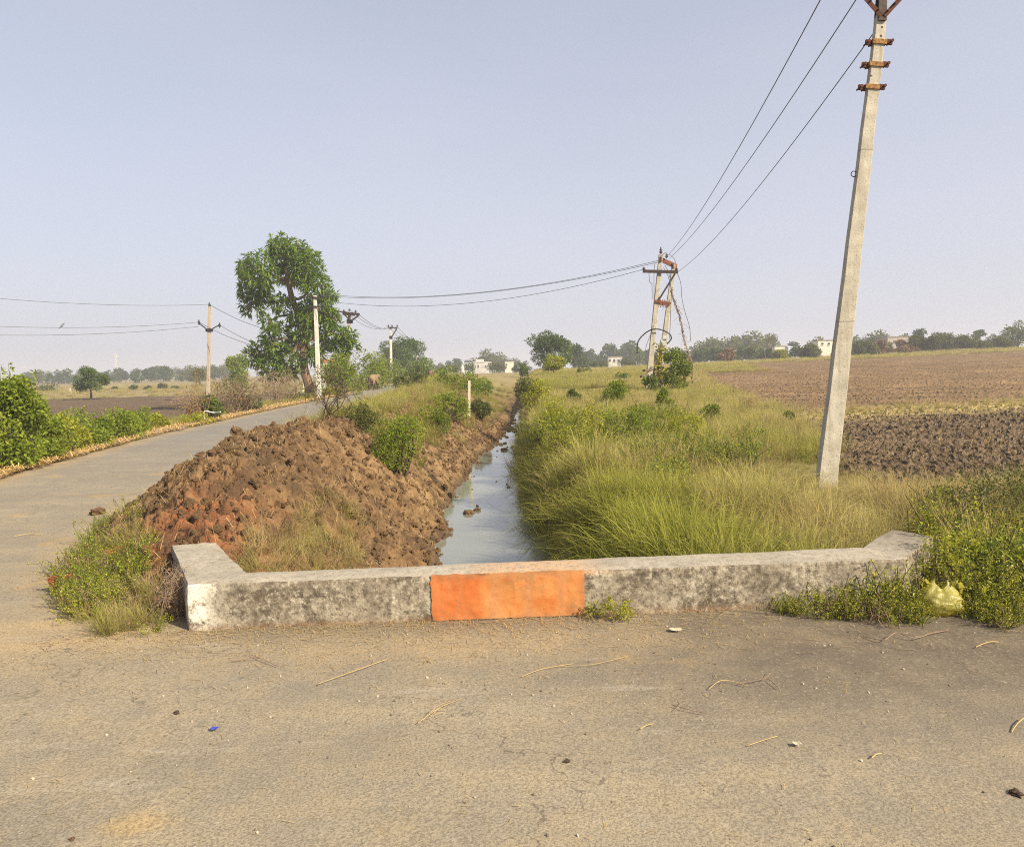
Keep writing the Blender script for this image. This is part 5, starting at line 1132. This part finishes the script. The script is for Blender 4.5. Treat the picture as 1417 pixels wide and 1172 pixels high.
for k_ in range(9):
    P_ = crv([D(905 + rng.uniform(-5, 8), 545), D(907 + rng.uniform(-4, 9), 520), D(909 + rng.uniform(-4, 8), 500), D(912 + rng.uniform(-3, 8), 478)]); mb.tube(P_, .018, 4)
    for s in range(34):
        c = P_[rng.integers(len(P_))]; leaves(lb_, (c + rng.normal(size=3) * .08)[None], dirs(rng, 1), dirs(rng, 1) + [0, -.5, .5], .15, .09, rng.random(1))
mb.build('stems', TWIGM, rt); lb_.build('foliage', L_LIME, rt); fix(rt)

# ------------------------------------------------------------------ far buildings
TANW = simple('tan_plaster', (.32, .28, .24), (.40, .36, .31), 3, .9, .1)
def house(label, px0, px1, pyt, pyb, Y, wall, roof=None, wins=(), door=None, depth=.7, extra=()):
    p0, p1 = at_y(px0, pyb, Y), at_y(px1, pyb, Y); z1 = at_y(px0, pyt, Y)[2]; w = p1[0] - p0[0]; d = w * depth
    gz = min(H1((p0[0] + p1[0]) / 2, Y), p0[2]); r = empty('house', ((p0[0] + p1[0]) / 2, Y, gz)); tag(r, label, 'house')
    h = z1 - gz; mb = MB(); mb.box((0, d / 2, h / 2), (w, d, h)); mb.build('walls', wall, r)
    mb = MB(); mb.box((0, d / 2, h + .1), (w * 1.05, d * 1.05, .22)); mb.build('roof', roof or wall, r)
    s = Y / FPX
    for (wx, wy, ww, wh) in wins:
        c = at_y(wx, wy, Y); mb = MB(); mb.box((c[0] - r.location.x, .02, c[2] - gz), (ww * s, .16, wh * s)); f = mb.build('window', GLASS, r)
        m2 = MB(); m2.box((c[0] - r.location.x, -.08, c[2] - gz - wh * s / 2), (ww * s * 1.2, .14, .1)); m2.build('sill', wall, f)
    for (bx0, bx1, by0, by1, mm_) in extra:
        c0, c1 = at_y(bx0, by1, Y), at_y(bx1, by0, Y); ww = c1[0] - c0[0]; hh = c1[2] - c0[2]; mb = MB(); mb.box(((c0[0] + c1[0]) / 2 - r.location.x, d * .55, c0[2] + hh / 2 - gz), (ww, d * .6, hh)); mb.build('upper_storey', mm_, r)
    return r
house('white stepped house with an upper storey left of the thorn tree', 655, 680, 502, 513, 215, WHITEW, wins=((662, 507, 2, 3), (672, 507, 2, 3)), extra=((658, 669, 497, 502, WHITEW),))
house('grey blue low house left of the white stepped house', 641, 652, 503, 512, 222, BLUEW, wins=((646, 508, 2, 2),))
house('cream house half hidden behind the bush left of the thorn tree', 699, 711, 502, 512, 200, CREAMW, wins=((701, 505, 2, 3),))
house('white house with dark openings between the far trees', 842, 861, 495, 507, 185, WHITEW, BROWNR, wins=((844, 499, 2.5, 3), (850, 499, 2.5, 3), (856, 499, 2.5, 3)), extra=((847, 858, 493, 495, BROWNR),))
house('pale blue house beyond the far field edge', 1091, 1110, 481, 494, 165, BLUEW, wins=((1098, 485, 2, 2.5),))
house('low brown roofed shed beside the pale blue house', 1072, 1088, 480, 494, 172, CREAMW, BROWNR, wins=((1079, 486, 2, 2),))
house('white flat roofed house just left of the near pole', 1132, 1156, 472, 490, 165, CREAMW, BROWNR, wins=((1138, 476, 3, 3), (1147, 476, 3, 3)))
house('low brown house on the rise right of the near pole', 1228, 1262, 467, 484, 175, TANW, BROWNR, wins=((1238, 473, 3, 2.5), (1250, 473, 3, 2.5)))
house('small bright white hut among the far trees right of the two-legged pole', 1015, 1024, 486, 494, 190, CREAMW, wins=((1020, 487, 2, 2),))
house('small red roofed house glimpsed behind the tall tree', 440, 466, 502, 530, 78, WHITEW, REDR, wins=((448, 510, 3, 5),), extra=((442, 460, 497, 502, REDR),))
p = at_y(640, 516, 120); r = empty('water_tank', (p[0], 120, p[2] - 1)); tag(r, 'small white upright tank left of the stepped house', 'water tank')
mb = MB(); mb.tube([(0, 0, -.3), (0, 0, 1.95)], .30, 12); mb.build('tank', WHITEW, r, True); mb = MB(); mb.tube([(0, 0, 1.95), (0, 0, 2.15), (0, 0, 2.3)], np.array([.22, .2, .06]), 10); mb.build('lid', WHITEW, r, True)
# far lattice mast
Ym = 620.0; p = at_y(162, 531, Ym); r = empty('mast', tuple(p)); tag(r, 'faint thin lattice mast above the left tree line', 'mast'); Hm = (531 - 489) * Ym / FPX
mb = MB()
for s in range(3):
    a = s * 2.094; mb.tube([(math.cos(a) * .9, math.sin(a) * .9, 0), (math.cos(a) * .45, math.sin(a) * .45, Hm)], .13, 5)
for k_ in range(12):
    z = Hm * k_ / 12
    for s in range(3):
        a, b = s * 2.094, (s + 1) * 2.094; q_ = .9 - .45 * k_ / 12; mb.tube([(math.cos(a) * q_, math.sin(a) * q_, z), (math.cos(b) * q_, math.sin(b) * q_, z + Hm / 12)], .08, 4)
mb.build('lattice', CONC2, r)
for s in range(3):
    mb = MB(); a = s * 2.094 + .5; mb.box((math.cos(a) * 1.0, math.sin(a) * 1.0, Hm - 2.2), (.5, .5, 2.6)); mb.build('antenna', WHITEW, r)

# ------------------------------------------------------------------ small wayside things
def stake(label, px, pyt, pyb, Y, w, mat, name='marker_stake', lean=0, z=None, cat='stake', group=None):
    a = at_y(px, pyb, Y); b = at_y(px + lean, pyt, Y); mb = MB(); mb.bar(a - np.array([0, 0, .4]), b, w, w * .8, taper=.9)
    return tag(mb.build(name, mat), label, cat, group)
stake('pale marker stake standing on the ditch bank', 648.5, 527, 560, 25, .085, STAKE, lean=1)
stake('thin dark stick in the pale grass below the thorn tree', 870, 533, 542, 44, .06, WOOD, lean=.3)
stake('short dark fence stake in front of the pinkish scrub', 381, 528, 549, 42, .11, WOOD, name='fence_post', lean=-2.5, cat='post')
stake('short dark fence stake left of the tall tree trunk', 410, 534, 545, 46, .12, WOOD, name='fence_post', lean=-1, cat='post')
stake('white prop pole leaning behind the tall tree trunk', 419, 517, 536, 57, .10, CONC2, name='fence_post', lean=4, cat='post')
stake('pale post glimpsed between the white pole and the olive bush', 449, 507, 525, 62, .12, CONC2, name='fence_post', lean=-3, cat='post')
mb = MB(); mb.tube([E(379, 549, 43), E(398, 547.5, 44), E(412, 546, 45)], .045, 5); tag(mb.build('fence_rail', WOOD), 'low dark rail lying between the two short fence stakes', 'rail')
pp = [E(282.5, 580, 25), E(282.3, 571, 25), E(285, 569, 25), E(292, 570.5, 25), E(299, 571, 25), E(305, 570, 24.6)]
mb = MB(); mb.tube(crv(pp), .022, 6); tag(mb.build('pipe', WHITEW, None, True), 'white bent pipe arching over the lime green roadside plant', 'pipe')

# the cow on the left road edge, seen from behind, and the brown calf by the bend
def cow(label, base, s, rz, mats):
    me = bpy.data.meshes.new('cow'); V = []; Ed = []; Rd = []
    def ch(pts, rad, start=None):
        prev = start
        for p_, r_ in zip(pts, rad):
            V.append(p_); Rd.append(r_); k = len(V) - 1
            if prev is not None: Ed.append((prev, k))
            prev = k
        return prev
    # body along +x = head
    ch([(-.62, 0, 1.08), (-.45, 0, 1.08), (-.1, 0, 1.02), (.3, 0, 1.04), (.55, 0, 1.08)], [(.20, .24), (.25, .30), (.29, .33), (.27, .33), (.20, .27)])
    n_ = ch([(.75, 0, 1.18), (.95, 0, 1.22)], [(.13, .17), (.11, .14)], 4)
    ch([(1.12, 0, 1.16), (1.32, 0, 1.0), (1.42, 0, .93)], [(.11, .12), (.085, .09), (.07, .07)], n_)
    for sy in (-1, 1):
        ch([(-.52, sy * .17, .80), (-.46, sy * .19, .66), (-.60, sy * .18, .42), (-.56, sy * .18, .10), (-.53, sy * .18, .02)], [(.14, .17), (.10, .13), (.055, .06), (.045, .05), (.06, .06)], 1)
        ch([(.42, sy * .16, .78), (.42, sy * .17, .45), (.43, sy * .17, .10), (.45, sy * .17, .02)], [(.11, .12), (.06, .065), (.045, .05), (.06, .06)], 3)
        ch([(1.06, sy * .16, 1.24), (1.03, sy * .25, 1.22)], [(.035, .05), (.015, .03)], n_)
    ch([(-.80, 0, 1.05), (-.84, 0, .75), (-.82, .04, .45)], [(.03, .03), (.02, .02), (.035, .035)], 0)
    me.from_pydata(V, Ed, []); o = bpy.data.objects.new('cow', me); COL.objects.link(o); me.materials.append(mats)
    md = o.modifiers.new('skin', 'SKIN'); sv = me.skin_vertices[0].data
    for k, r_ in enumerate(Rd): sv[k].radius = r_
    sv[1].use_root = True; md.use_smooth_shade = True
    s2 = o.modifiers.new('sub', 'SUBSURF'); s2.levels = 2; s2.render_levels = 2
    o.location = tuple(base); o.rotation_euler = (0, 0, rz); o.scale = (s, s, s); tag(o, label, 'cow')
    hm = MB()
    for sy in (-1, 1): hm.tube(crv([(1.08, sy * .09, 1.27), (1.08, sy * .20, 1.34), (1.12, sy * .22, 1.48)]), np.linspace(.03, .008, len(crv([(0, 0, 0), (0, 0, 1), (0, 1, 1)]))), 6)
    hm.build('horns', STEEL, o, True)
    return o
def mk_cow(nm, c1, c2, leg):
    t = NT(nm); z = t.n('ShaderNodeSeparateXYZ', {0: t.coord()}).outputs[2]; n = t.noise(3, 3)
    c = t.mix(t.ramp(n, [(.4, 0), (.6, 1)]), c1, c2); c = t.mix(t.ramp(t.math('ADD', z, t.math('MULTIPLY', n, .2)), [(.55, 1), (.75, 0)]), c, leg)
    return t.pbr(c, .8, t.bump(t.noise(40), .2, .01))
g = px_base(517.5, 541, 59); g[2] = float(roadz(59)); cow('tan cow with dark legs walking away along the left road edge', g, .92, R(78), mk_cow('tan_hide', (.17, .11, .06), (.24, .165, .09), (.05, .035, .025)))
g = px_base(597, 527, 92); g[2] = at_y(597, 527, 92)[2]; cow('reddish brown calf standing at the bend beside the leafy bush', g, .92, R(80), mk_cow('brown_hide', (.13, .06, .035), (.19, .10, .06), (.25, .18, .12)))

# yellow plastic bag in the weeds
bush('weed clump spilling over the right end of the parapet', np.array([2.98, 5.15, 0]), .30, .36, .44, 1500, .024, .012, L_LIME, 310, cat='weed', name='weed', k=18, cr=.26, stemr=.003, stemmat=TWIGM, shoots=7)
def bag():
    c = onground(1300, 852); Yb = c[1]; s = Yb / FPX; r = empty('plastic_bag', (c[0], c[1], c[2])); tag(r, 'crumpled translucent yellow plastic bag with two handles lying in the weeds', 'plastic bag')
    nu, nv = 40, 26; U = np.linspace(0, 2 * math.pi, nu, endpoint=False); Vv = np.linspace(0, 1, nv); UU, VV = np.meshgrid(U, Vv)
    prof = np.interp(VV, [0, .12, .4, .7, .88, 1], [.25, .85, 1.08, .95, .62, .30]); s = s * 1.25; rx = 21 * s
    cr_ = 1 + .24 * fbm(UU * 2.2 + 9, VV * 5, 5, 3) * np.sin(UU * 0 + 1) + .16 * np.abs(fbm(UU * 4, VV * 7, 6, 2))
    X = rx * prof * cr_ * np.cos(UU); Yy = rx * .65 * prof * cr_ * np.sin(UU); Z = 34 * s * VV * (1 + .10 * np.cos(UU * 2)) + .15 * rx * fbm(UU * 1.5, VV * 4, 8, 2)
    cr2 = 1 + .10 * np.sin(9 * UU + 4 * fbm(UU, VV * 3, 12, 2)) * VV; X = X * cr2; Yy = Yy * cr2
    Z = Z + np.clip(VV - .8, 0, 1) * 5 * 11 * s * np.clip(np.cos(UU * 1.0), -1, 1) ** 4 * np.where(np.cos(UU) > 0, 1.0, .8) * .25
    idx = np.arange(nu * nv).reshape(nv, nu); q = np.stack([idx[:-1], np.roll(idx, -1, 1)[:-1], np.roll(idx, -1, 1)[1:], idx[1:]], -1).reshape(-1, 4)
    t = NT('yellow_film'); n = t.noise(40, 4, .7); col = t.mix(n, (.46, .40, .035), (.57, .52, .11))
    d = t.n('ShaderNodeBsdfDiffuse', {'Color': col}).outputs[0]; tl_ = t.n('ShaderNodeBsdfTranslucent', {'Color': col}).outputs[0]; tp = t.n('ShaderNodeBsdfTransparent', {'Color': (.95, .9, .5, 1)}).outputs[0]
    bp_ = t.bump(t.noise(60, 3), .6, .01); gl = t.n('ShaderNodeBsdfGlossy', {'Color': (1, 1, 1, 1), 'Roughness': .45, 'Normal': bp_}).outputs[0]
    m_ = t.n('ShaderNodeMixShader', {0: .5, 1: d, 2: tl_}).outputs[0]; m_ = t.n('ShaderNodeMixShader', {0: .18, 1: m_, 2: tp}).outputs[0]; m_ = t.n('ShaderNodeMixShader', {0: .05, 1: m_, 2: gl}).outputs[0]
    t.t.links.new(m_, t.out.inputs['Surface'])
    mb = MB(); mb.add(np.stack([X, Yy, Z], -1).reshape(-1, 3), q=q); mb.build('body', t.m, r, True)
    for (cx0, w, h, lean_) in ((-13, 5, 13, -6), (11, 9, 13, 5)):
        th = np.linspace(0, math.pi, 14); pts = np.stack([(cx0 + lean_ * np.sin(th) + w * np.cos(th)) * s, 0 * th, (27 + h * np.sin(th)) * s], 1)
        m2 = MB(); a = []
        for k_, p_ in enumerate(pts): q9 = np.array([.010 * math.cos(k_), .026 + .01 * math.sin(k_ * 1.7), .012 * math.sin(k_ * 2.3)]); a += [p_ - q9, p_ + q9]
        m2.add(a, q=[[2 * k_, 2 * k_ + 1, 2 * k_ + 3, 2 * k_ + 2] for k_ in range(13)]); m2.build('handle', t.m, r, True)
    r.rotation_euler = (R(-8), R(4), R(-12)); return r
bag()
# small green weed at the foot of the wall
for px_, py_, lb_n in ((832, 846, 'small sprawling weed at the foot of the parapet right of the orange panel'), (520, 966, '')):
    if lb_n:
        q_ = at_z(px_, py_, 0.0); q_[1] = float(wallfront(q_[0])) - .10; bush(lb_n, q_, .19, .09, .15, 420, .022, .012, L_LIME, 301, cat='weed', name='weed', k=9, cr=.3, stemr=.003, stemmat=TWIGM, shoots=4)

# clods, pebbles, straw
def rock_src(name, seed, mat, sub=2, rough=.35):
    bm = bmesh.new(); bmesh.ops.create_icosphere(bm, subdivisions=sub, radius=1.0); rng = np.random.default_rng(seed); o = rng.random(3) * 50
    for v in bm.verts:
        c = v.co; k = 1 + rough * float(fbm(np.array([c.x * 1.3 + o[0] + c.z]), np.array([c.y * 1.3 + o[1] - c.z * .7]), seed, 3)[0] * 1.4); v.co = Vector((c.x * k, c.y * k * .85, c.z * k * .7))
    me = bpy.data.meshes.new(name); bm.to_mesh(me); bm.free(); me.materials.append(mat)
    for nm in ('red', 'wet', 'pale', 'dark', 'grassy'): me.attributes.new(nm, 'FLOAT', 'POINT').data.foreach_set('value', np.full(len(me.vertices), {'red': .12, 'pale': .3, 'dark': .9}.get(nm, 0.0), np.float32))
    ob = bpy.data.objects.new(name, me); SRC.objects.link(ob); return ob
clods = [rock_src('clod_%s' % 'abcd'[i], 400 + i, EM, 3, .55) for i in range(4)]
n = 9000; x, y = sample(n, lambda y: np.maximum(Y_(T_RR, y) + .1, -4.9), lambda y: Y_(T_WL, y) + .2, 5.3, 34)
k = (y > wallfront(x) + .4) & (x > np.interp(y, [5, 6, 7, 8, 9], [-2.3, -2.9, -3.7, -4.5, -4.8])); x, y = x[k], y[k]; z = np.array([bank_at(a, b) for a, b in zip(x, y)])
s_ = (.008 + .042 * RNG.random(len(x)) ** 5 + .012 * RNG.random(len(x))) * np.interp(y, [6, 12, 34], [1, 1, 1.7])
scatter('clods', 'loose lumps of brown earth covering the heap and ditch bank', 'clods', np.stack([x, y, z + s_ * .2], 1), RNG.uniform(0, 6.28, len(x)), (RNG.uniform(0, 6, len(x)), RNG.uniform(0, 6, len(x))), s_, RNG.integers(0, 4, len(x)), RNG.random(len(x)), clods)
fclods = [rock_src('fclod_%s' % 'abc'[i], 420 + i, FM, 2, .6) for i in range(3)]
n = 14000; y = 10.2 * (22.5 / 10.2) ** RNG.random(n); x = field_left(y) + .1 + (np.minimum(y * .72 + 1, 24) - field_left(y)) * RNG.random(n); z = height(x, y) + .03
s_ = .010 + .042 * RNG.random(n) ** 3
scatter('clods', 'dark turned clods in the near corner of the ploughed field', 'clods', np.stack([x, y, z], 1), RNG.uniform(0, 6.28, n), (RNG.uniform(0, 6, n), RNG.uniform(0, 6, n)), s_, RNG.integers(0, 3, n), RNG.random(n), fclods)
n = 150; y = 6.6 + 6.5 * RNG.random(n); x = Y_(T_CX, y) + RNG.normal(size=n) * .7 - .35; z = np.array([bank_at(a, b) for a, b in zip(x, y)]); s_ = .04 + .07 * RNG.random(n) ** 2; k = x > np.interp(y, [6, 7, 8, 9], [-2.9, -3.6, -4.3, -4.6]); x, y, z, s_ = x[k], y[k], z[k], s_[k]
scatter('clods', 'larger broken slabs of earth on the top of the heap', 'clods', np.stack([x, y, z + s_ * .15], 1), RNG.uniform(0, 6.28, len(x)), (RNG.uniform(0, 6, len(x)), RNG.uniform(0, 6, len(x))), s_, RNG.integers(0, 4, len(x)), RNG.random(len(x)), clods)
x, y = WEEDCORNER; scatter('weeds', 'weeds leaning on the right front corner of the parapet', 'weeds', np.stack([x, y, 0 * x], 1), RNG.uniform(0, 6.28, len(x)), (RNG.normal(size=len(x)) * .2,) * 2, RNG.uniform(.7, 1.15, len(x)), RNG.choice([0, 1, 3], len(x)), RNG.random(len(x)), weeds_)
# mud lumps in the water
mud = [rock_src('mud_%s' % 'ab'[i], 440 + i, EM, 3, .6) for i in range(2)]
x, y = sample(230, lambda y: Y_(T_WL, y) - .1, lambda y: Y_(T_WR, y) - .1, 9, 38); f = np.clip((y - 11) / 8, 0.03, 1); edge_ = (x - Y_(T_WL, y)) / (Y_(T_WR, y) - Y_(T_WL, y)); k = (RNG.random(len(x)) < f * .8) & ((fbm(x * 1.1, y * .35, 150, 2) > 0) | (edge_ < .25)); x, y = x[k], y[k]
scatter('mud', 'dark mud lumps breaking the shallow ditch water', 'mud', np.stack([x, y, 0 * x - .80], 1), RNG.uniform(0, 6.28, len(x)), (RNG.normal(size=len(x)) * .1,) * 2, .02 + .09 * RNG.random(len(x)) ** 2, RNG.integers(0, 2, len(x)), RNG.random(len(x)), mud)
peb = [rock_src('pebble_%s' % 'ab'[i], 460 + i, simple('pebble_%d' % i, ((.10, .08, .06), (.34, .29, .22))[i], ((.20, .16, .12), (.46, .40, .32))[i], 5, .9, .1), 1, .4) for i in range(2)]
x, y = sample(1900, -3.4, 4.2, 1.9, 4.75); k = (y < wallfront(x) - .02) & (RNG.random(len(x)) < np.interp(y, [1.9, 3.2, 4.4], [.35, .55, 1])); x, y = x[k], y[k]
scatter('grit', 'small stones and grit scattered on the road surface', 'grit', np.stack([x, y, .008 + .010 * fbm(x * .7, y * .7, 21, 3)], 1), RNG.uniform(0, 6.28, len(x)), (RNG.uniform(0, 6, len(x)),) * 2, .002 + .007 * RNG.random(len(x)) ** 4, (RNG.random(len(x)) < .45).astype(int), RNG.random(len(x)), peb)
def strands(name, label, x, y, z, L, w, mat, zvar=.02, seed=0, curl=.35, kind='stuff', az=None):
    rng = np.random.default_rng(seed); n = len(x); a = rng.uniform(0, 6.28, n) if az is None else az; mb = MB(); L = np.broadcast_to(L, (n,)) * rng.uniform(.4, 1.3, n)
    d = np.stack([np.cos(a), np.sin(a), 0 * a], 1); pr = np.stack([-np.sin(a), np.cos(a), 0 * a], 1); c = np.stack([x, y, z], 1); cu = rng.normal(size=n) * curl; P = []
    for t in (-.5, 0, .5):
        P.append(c + d * (L * t)[:, None] + pr * (L * cu * (t * t - .1))[:, None] + np.stack([0 * a, 0 * a, np.abs(rng.normal(size=n)) * zvar], 1))
    ww = (w * rng.uniform(.6, 1.3, n))[:, None] * pr; up_ = np.array([0, 0, w])
    V = np.stack([P[0] - ww, P[0] + ww, P[1] - ww + up_, P[1] + ww + up_, P[2] - ww * .5, P[2] + ww * .5], 1).reshape(-1, 3); i = np.arange(n)[:, None] * 6
    mb.add(V, q=np.vstack([i + [0, 1, 3, 2], i + [2, 3, 5, 4]]), tint=np.repeat(rng.random(n), 6)); o = mb.build(name, mat); tag(o, label, 'straw', kind=kind); return o
STRAW2 = leafmat('golden_straw', (.40, .25, .09), (.62, .43, .17), trans=.15, gloss=.05)
x, y = sample(26000, -2.9, 3.6, 3.5, 5.0); off = wallfront(x) - y; k = (off > .0) & (RNG.random(len(x)) < np.exp(-off / .24) * np.interp(x, [-2.9, -2, .9, 1.6, 3.5], [.7, 1, .8, .3, .25])); x, y = x[k], y[k]
strands('straw', 'dry straw litter swept along the foot of the parapet', x, y, .012 + .01 * fbm(x * .7, y * .7, 21, 3), .06, .0013, STRAW, .003, 1)
x, y = sample(480, -3.3, 3.8, 2.2, 4.3)
strands('straw', 'stray bits of straw blown over the road', x, y, .012 + .01 * fbm(x * .7, y * .7, 21, 3), .045, .0011, STRAW, .002, 2)
y = 8 + 44 * RNG.random(20000) ** 1.6; x = Y_(T_RL, y) + .12 - 1.5 * RNG.random(len(y)) ** 1.2 + .15 * fbm(y * 1.2, y * 0, 9, 2)
strands('straw', 'golden straw spread along the left road edge', x, y, height(x, y) + .03 + .05 * RNG.random(len(x)), .24, .008, STRAW2, .04, 3)
x, y = sample(14000, -4.4, .3, 5.4, 34); k = (x > np.interp(y, [5, 6, 7, 8, 9, 20, 34], [-2.3, -2.9, -3.7, -4.3, -4.5, -4.5, -4.6])) & (x < Y_(T_WL, y) - .1) & (fbm(x * 1.1, y * .8, 160, 3) > -.1); x, y = x[k], y[k]; z = np.array([bank_at(a, b) for a, b in zip(x, y)])
strands('roots', 'dry roots and grass strands hanging from the dug earth', x, y, z + .03, .17, .0017, STRAW, .05, 4, .6)
x, y = sample(420, -2.15, -.75, 5.35, 8.6); k = fbm(x * 1.2, y * .9, 170, 2) + np.exp(-((x + 1.75 + .12 * (y - 6)) / .5) ** 2) * .6 > .1; x, y = x[k], y[k]; z = np.array([bank_at(a, b) for a, b in zip(x, y)])
scatter('grass', 'withered grass tangle lying on the earth heap behind the parapet', 'grass', np.stack([x, y, z], 1), RNG.uniform(0, 6.28, len(x)), (RNG.normal(size=len(x)) * .6, RNG.normal(size=len(x)) * .6), RNG.uniform(.35, .75, len(x)), RNG.choice([3, 4, 5, 5], len(x)), np.clip(.75 + .3 * RNG.normal(size=len(x)), 0, 1), tufts)

# single small things lying about
def lump(label, px, py, r_, seed, name='clod', mat=None, cat='clod', zz=None, group=None):
    p = onground(px, py) if zz is None else at_z(px, py, zz); o = clods[seed % 4].copy(); o.data = o.data if mat is None else o.data.copy(); o.name = name
    if mat is not None: o.data.materials[0] = mat
    COL.objects.link(o); o.location = (p[0], p[1], p[2] + r_ * .35); o.scale = (r_, r_, r_ * .8); o.rotation_euler = (0, 0, seed * 1.3); return tag(o, label, cat, group)
lump('fist sized brown clod lying alone on the left road', 135, 712, .085, 1, zz=.0)
lump('dark brown clod lying at the weeds on the road edge', 205, 700, .09, 2, zz=.05)
lump('red earth lump among the weeds left of the wing wall', 92, 812, .10, 3, mat=simple('red_earth', (.22, .05, .02), (.32, .10, .04), 9, .95, .6), zz=.03)
lump('second red earth lump nearer the wing wall', 160, 775, .12, 1, mat=bpy.data.materials['red_earth'], zz=.05)
lump('small dark dung lump on the road below the left weeds', 245, 987, .016, 2, zz=.004, mat=BARKD, name='dung', cat='dung')
lump('small brown dung patch on the lower right road', 785, 1055, .014, 3, zz=.002, mat=BARKD, name='dung', cat='dung')
lump('dark crumbly dung at the lower right picture edge', 1405, 1100, .024, 1, zz=.002, mat=BARKD, name='dung', cat='dung')
lump('small brown lump at the lower left of the road', 100, 1163, .014, 2, zz=.002, mat=BARK, name='dung', cat='dung')
def stick(label, pts, r_, mat=STRAW, name='straw_stalk', cat='straw stalk', group=None, fork=()):
    P = np.array([at_z(px, py, .016) + [0, 0, dz] for px, py, dz in pts]); r_ = r_ * .68; mb = MB(); mb.tube(crv(P), r_, 5, tint=.8)
    for f in fork: mb.tube(crv(np.array([at_z(px, py, .018) + [0, 0, dz] for px, py, dz in f])), r_ * .6, 4, tint=.7)
    return tag(mb.build(name, mat, None, True), label, cat, group)
stick('bundle of pale straw lying on the road below the orange panel', [(578, 1000, 0), (600, 987, .01), (618, 974, .0)], .0024, fork=([(590, 994, 0), (608, 990, .012), (617, 985, 0)], [(596, 990, 0), (612, 980, .01), (640, 966, 0)], [(585, 996, 0), (604, 982, .015), (622, 970, 0)]))
stick('long pale stalk lying right of the orange panel', [(722, 936, 0), (750, 927, .006), (792, 918, 0)], .0024)
stick('thin curved stalk running on from the long pale stalk', [(775, 922, 0), (820, 920, .004), (868, 908, 0)], .0016)
stick('bent pale stalk with a dark twig at its end', [(981, 953, 0), (996, 945, .012), (1014, 944, .006), (1035, 949, 0)], .0026)
stick('grey forked twig lying on the dark patch of road', [(1020, 946, 0), (1045, 943, .006), (1062, 940, .004), (1078, 952, 0)], .003, TWIGM, 'twig', 'twig', fork=([(1055, 942, 0), (1066, 934, .01), (1064, 930, 0)],))
stick('forked twig lying on the road in front of the dark patch', [(930, 975, 0), (950, 982, .006), (980, 987, 0)], .003, TWIGM, 'twig', 'twig', fork=([(934, 982, 0), (946, 975, .01), (944, 970, 0)],))
stick('dark twig among the straw before the left wall end', [(320, 915, 0), (355, 912, .01), (385, 922, 0)], .0035, TWIGM, 'twig', 'twig', fork=([(345, 905, 0), (362, 913, .008), (372, 918, 0)],))
stick('long straw stalk before the left half of the parapet', [(440, 946, 0), (490, 930, .008), (535, 912, 0)], .0028)
stick('short straw stalk at the right picture edge', [(1400, 1012, 0), (1408, 1003, .008), (1417, 996, .01)], .0035)
stick('short yellow straw piece on the lower middle road', [(1206, 1048, 0), (1213, 1044, .003), (1220, 1042, 0)], .004)
stick('short straw piece left of the yellow piece on the lower road', [(886, 1008, 0), (896, 1004, .004), (905, 1001, 0)], .003)
stick('thin straw stalk pointing at the centre of the lower road', [(1035, 1031, 0), (1060, 1024, .004), (1076, 1018, 0)], .0025)
stick('tangled dry stem curving along the right weeds', [(1195, 880, 0), (1222, 888, .012), (1240, 880, .02), (1265, 885, .01), (1290, 878, .01), (1312, 872, 0)], .004, TWIGM, 'withered_vine', 'vine')
stick('short dry stem at the edge of the right weeds', [(1350, 895, 0), (1368, 890, .008), (1382, 888, 0)], .004, STRAW, 'withered_vine', 'vine')
stick('pale flattened straw on the left road', [(20, 742, 0), (40, 739, .004), (58, 740, 0)], .005)
def scrap(label, px, py, w, d, mat, name, cat, seed):
    c = at_z(px, py, .014); rng = np.random.default_rng(seed); U, V_ = np.meshgrid(np.linspace(-.5, .5, 7), np.linspace(-.5, .5, 5)); X = c[0] + U * w * (1 - .5 * V_ * V_); Yy = c[1] + V_ * d * (1 - .8 * U * U); Z = c[2] + .012 * np.abs(fbm(U * 4, V_ * 4, seed, 2)) + .02 * U * U
    return tag(grid_obj(name, X, Yy, Z, mat), label, cat)
scrap('crumpled blue wrapper scrap on the left of the road', 297, 1008, .035, .03, simple('blue_film', (.03, .05, .32), (.06, .08, .42), 60, .4, .1), 'wrapper', 'wrapper', 3)
scrap('pale dry leaf lying in front of the parapet right of centre', 935, 871, .075, .05, simple('pale_leaf', (.48, .40, .27), (.56, .48, .34), 30, .8, .2), 'fallen_leaf', 'leaf', 4)
scrap('small pale leaf on the right of the road', 1103, 1029, .035, .03, bpy.data.materials['pale_leaf'], 'fallen_leaf', 'leaf', 5)
# root and sticks poking out of the heap
def heapstick(label, pts, r_):
    P = np.array([at_y(px, py, Y) for px, py, Y in pts]); mb = MB(); mb.tube(crv(P), r_, 5); return tag(mb.build('root_stick', simple('pale_root', (.42, .27, .15), (.52, .36, .2), 20, .9, .2) if 'pale_root' not in bpy.data.materials else bpy.data.materials['pale_root'], None, True), label, 'stick')
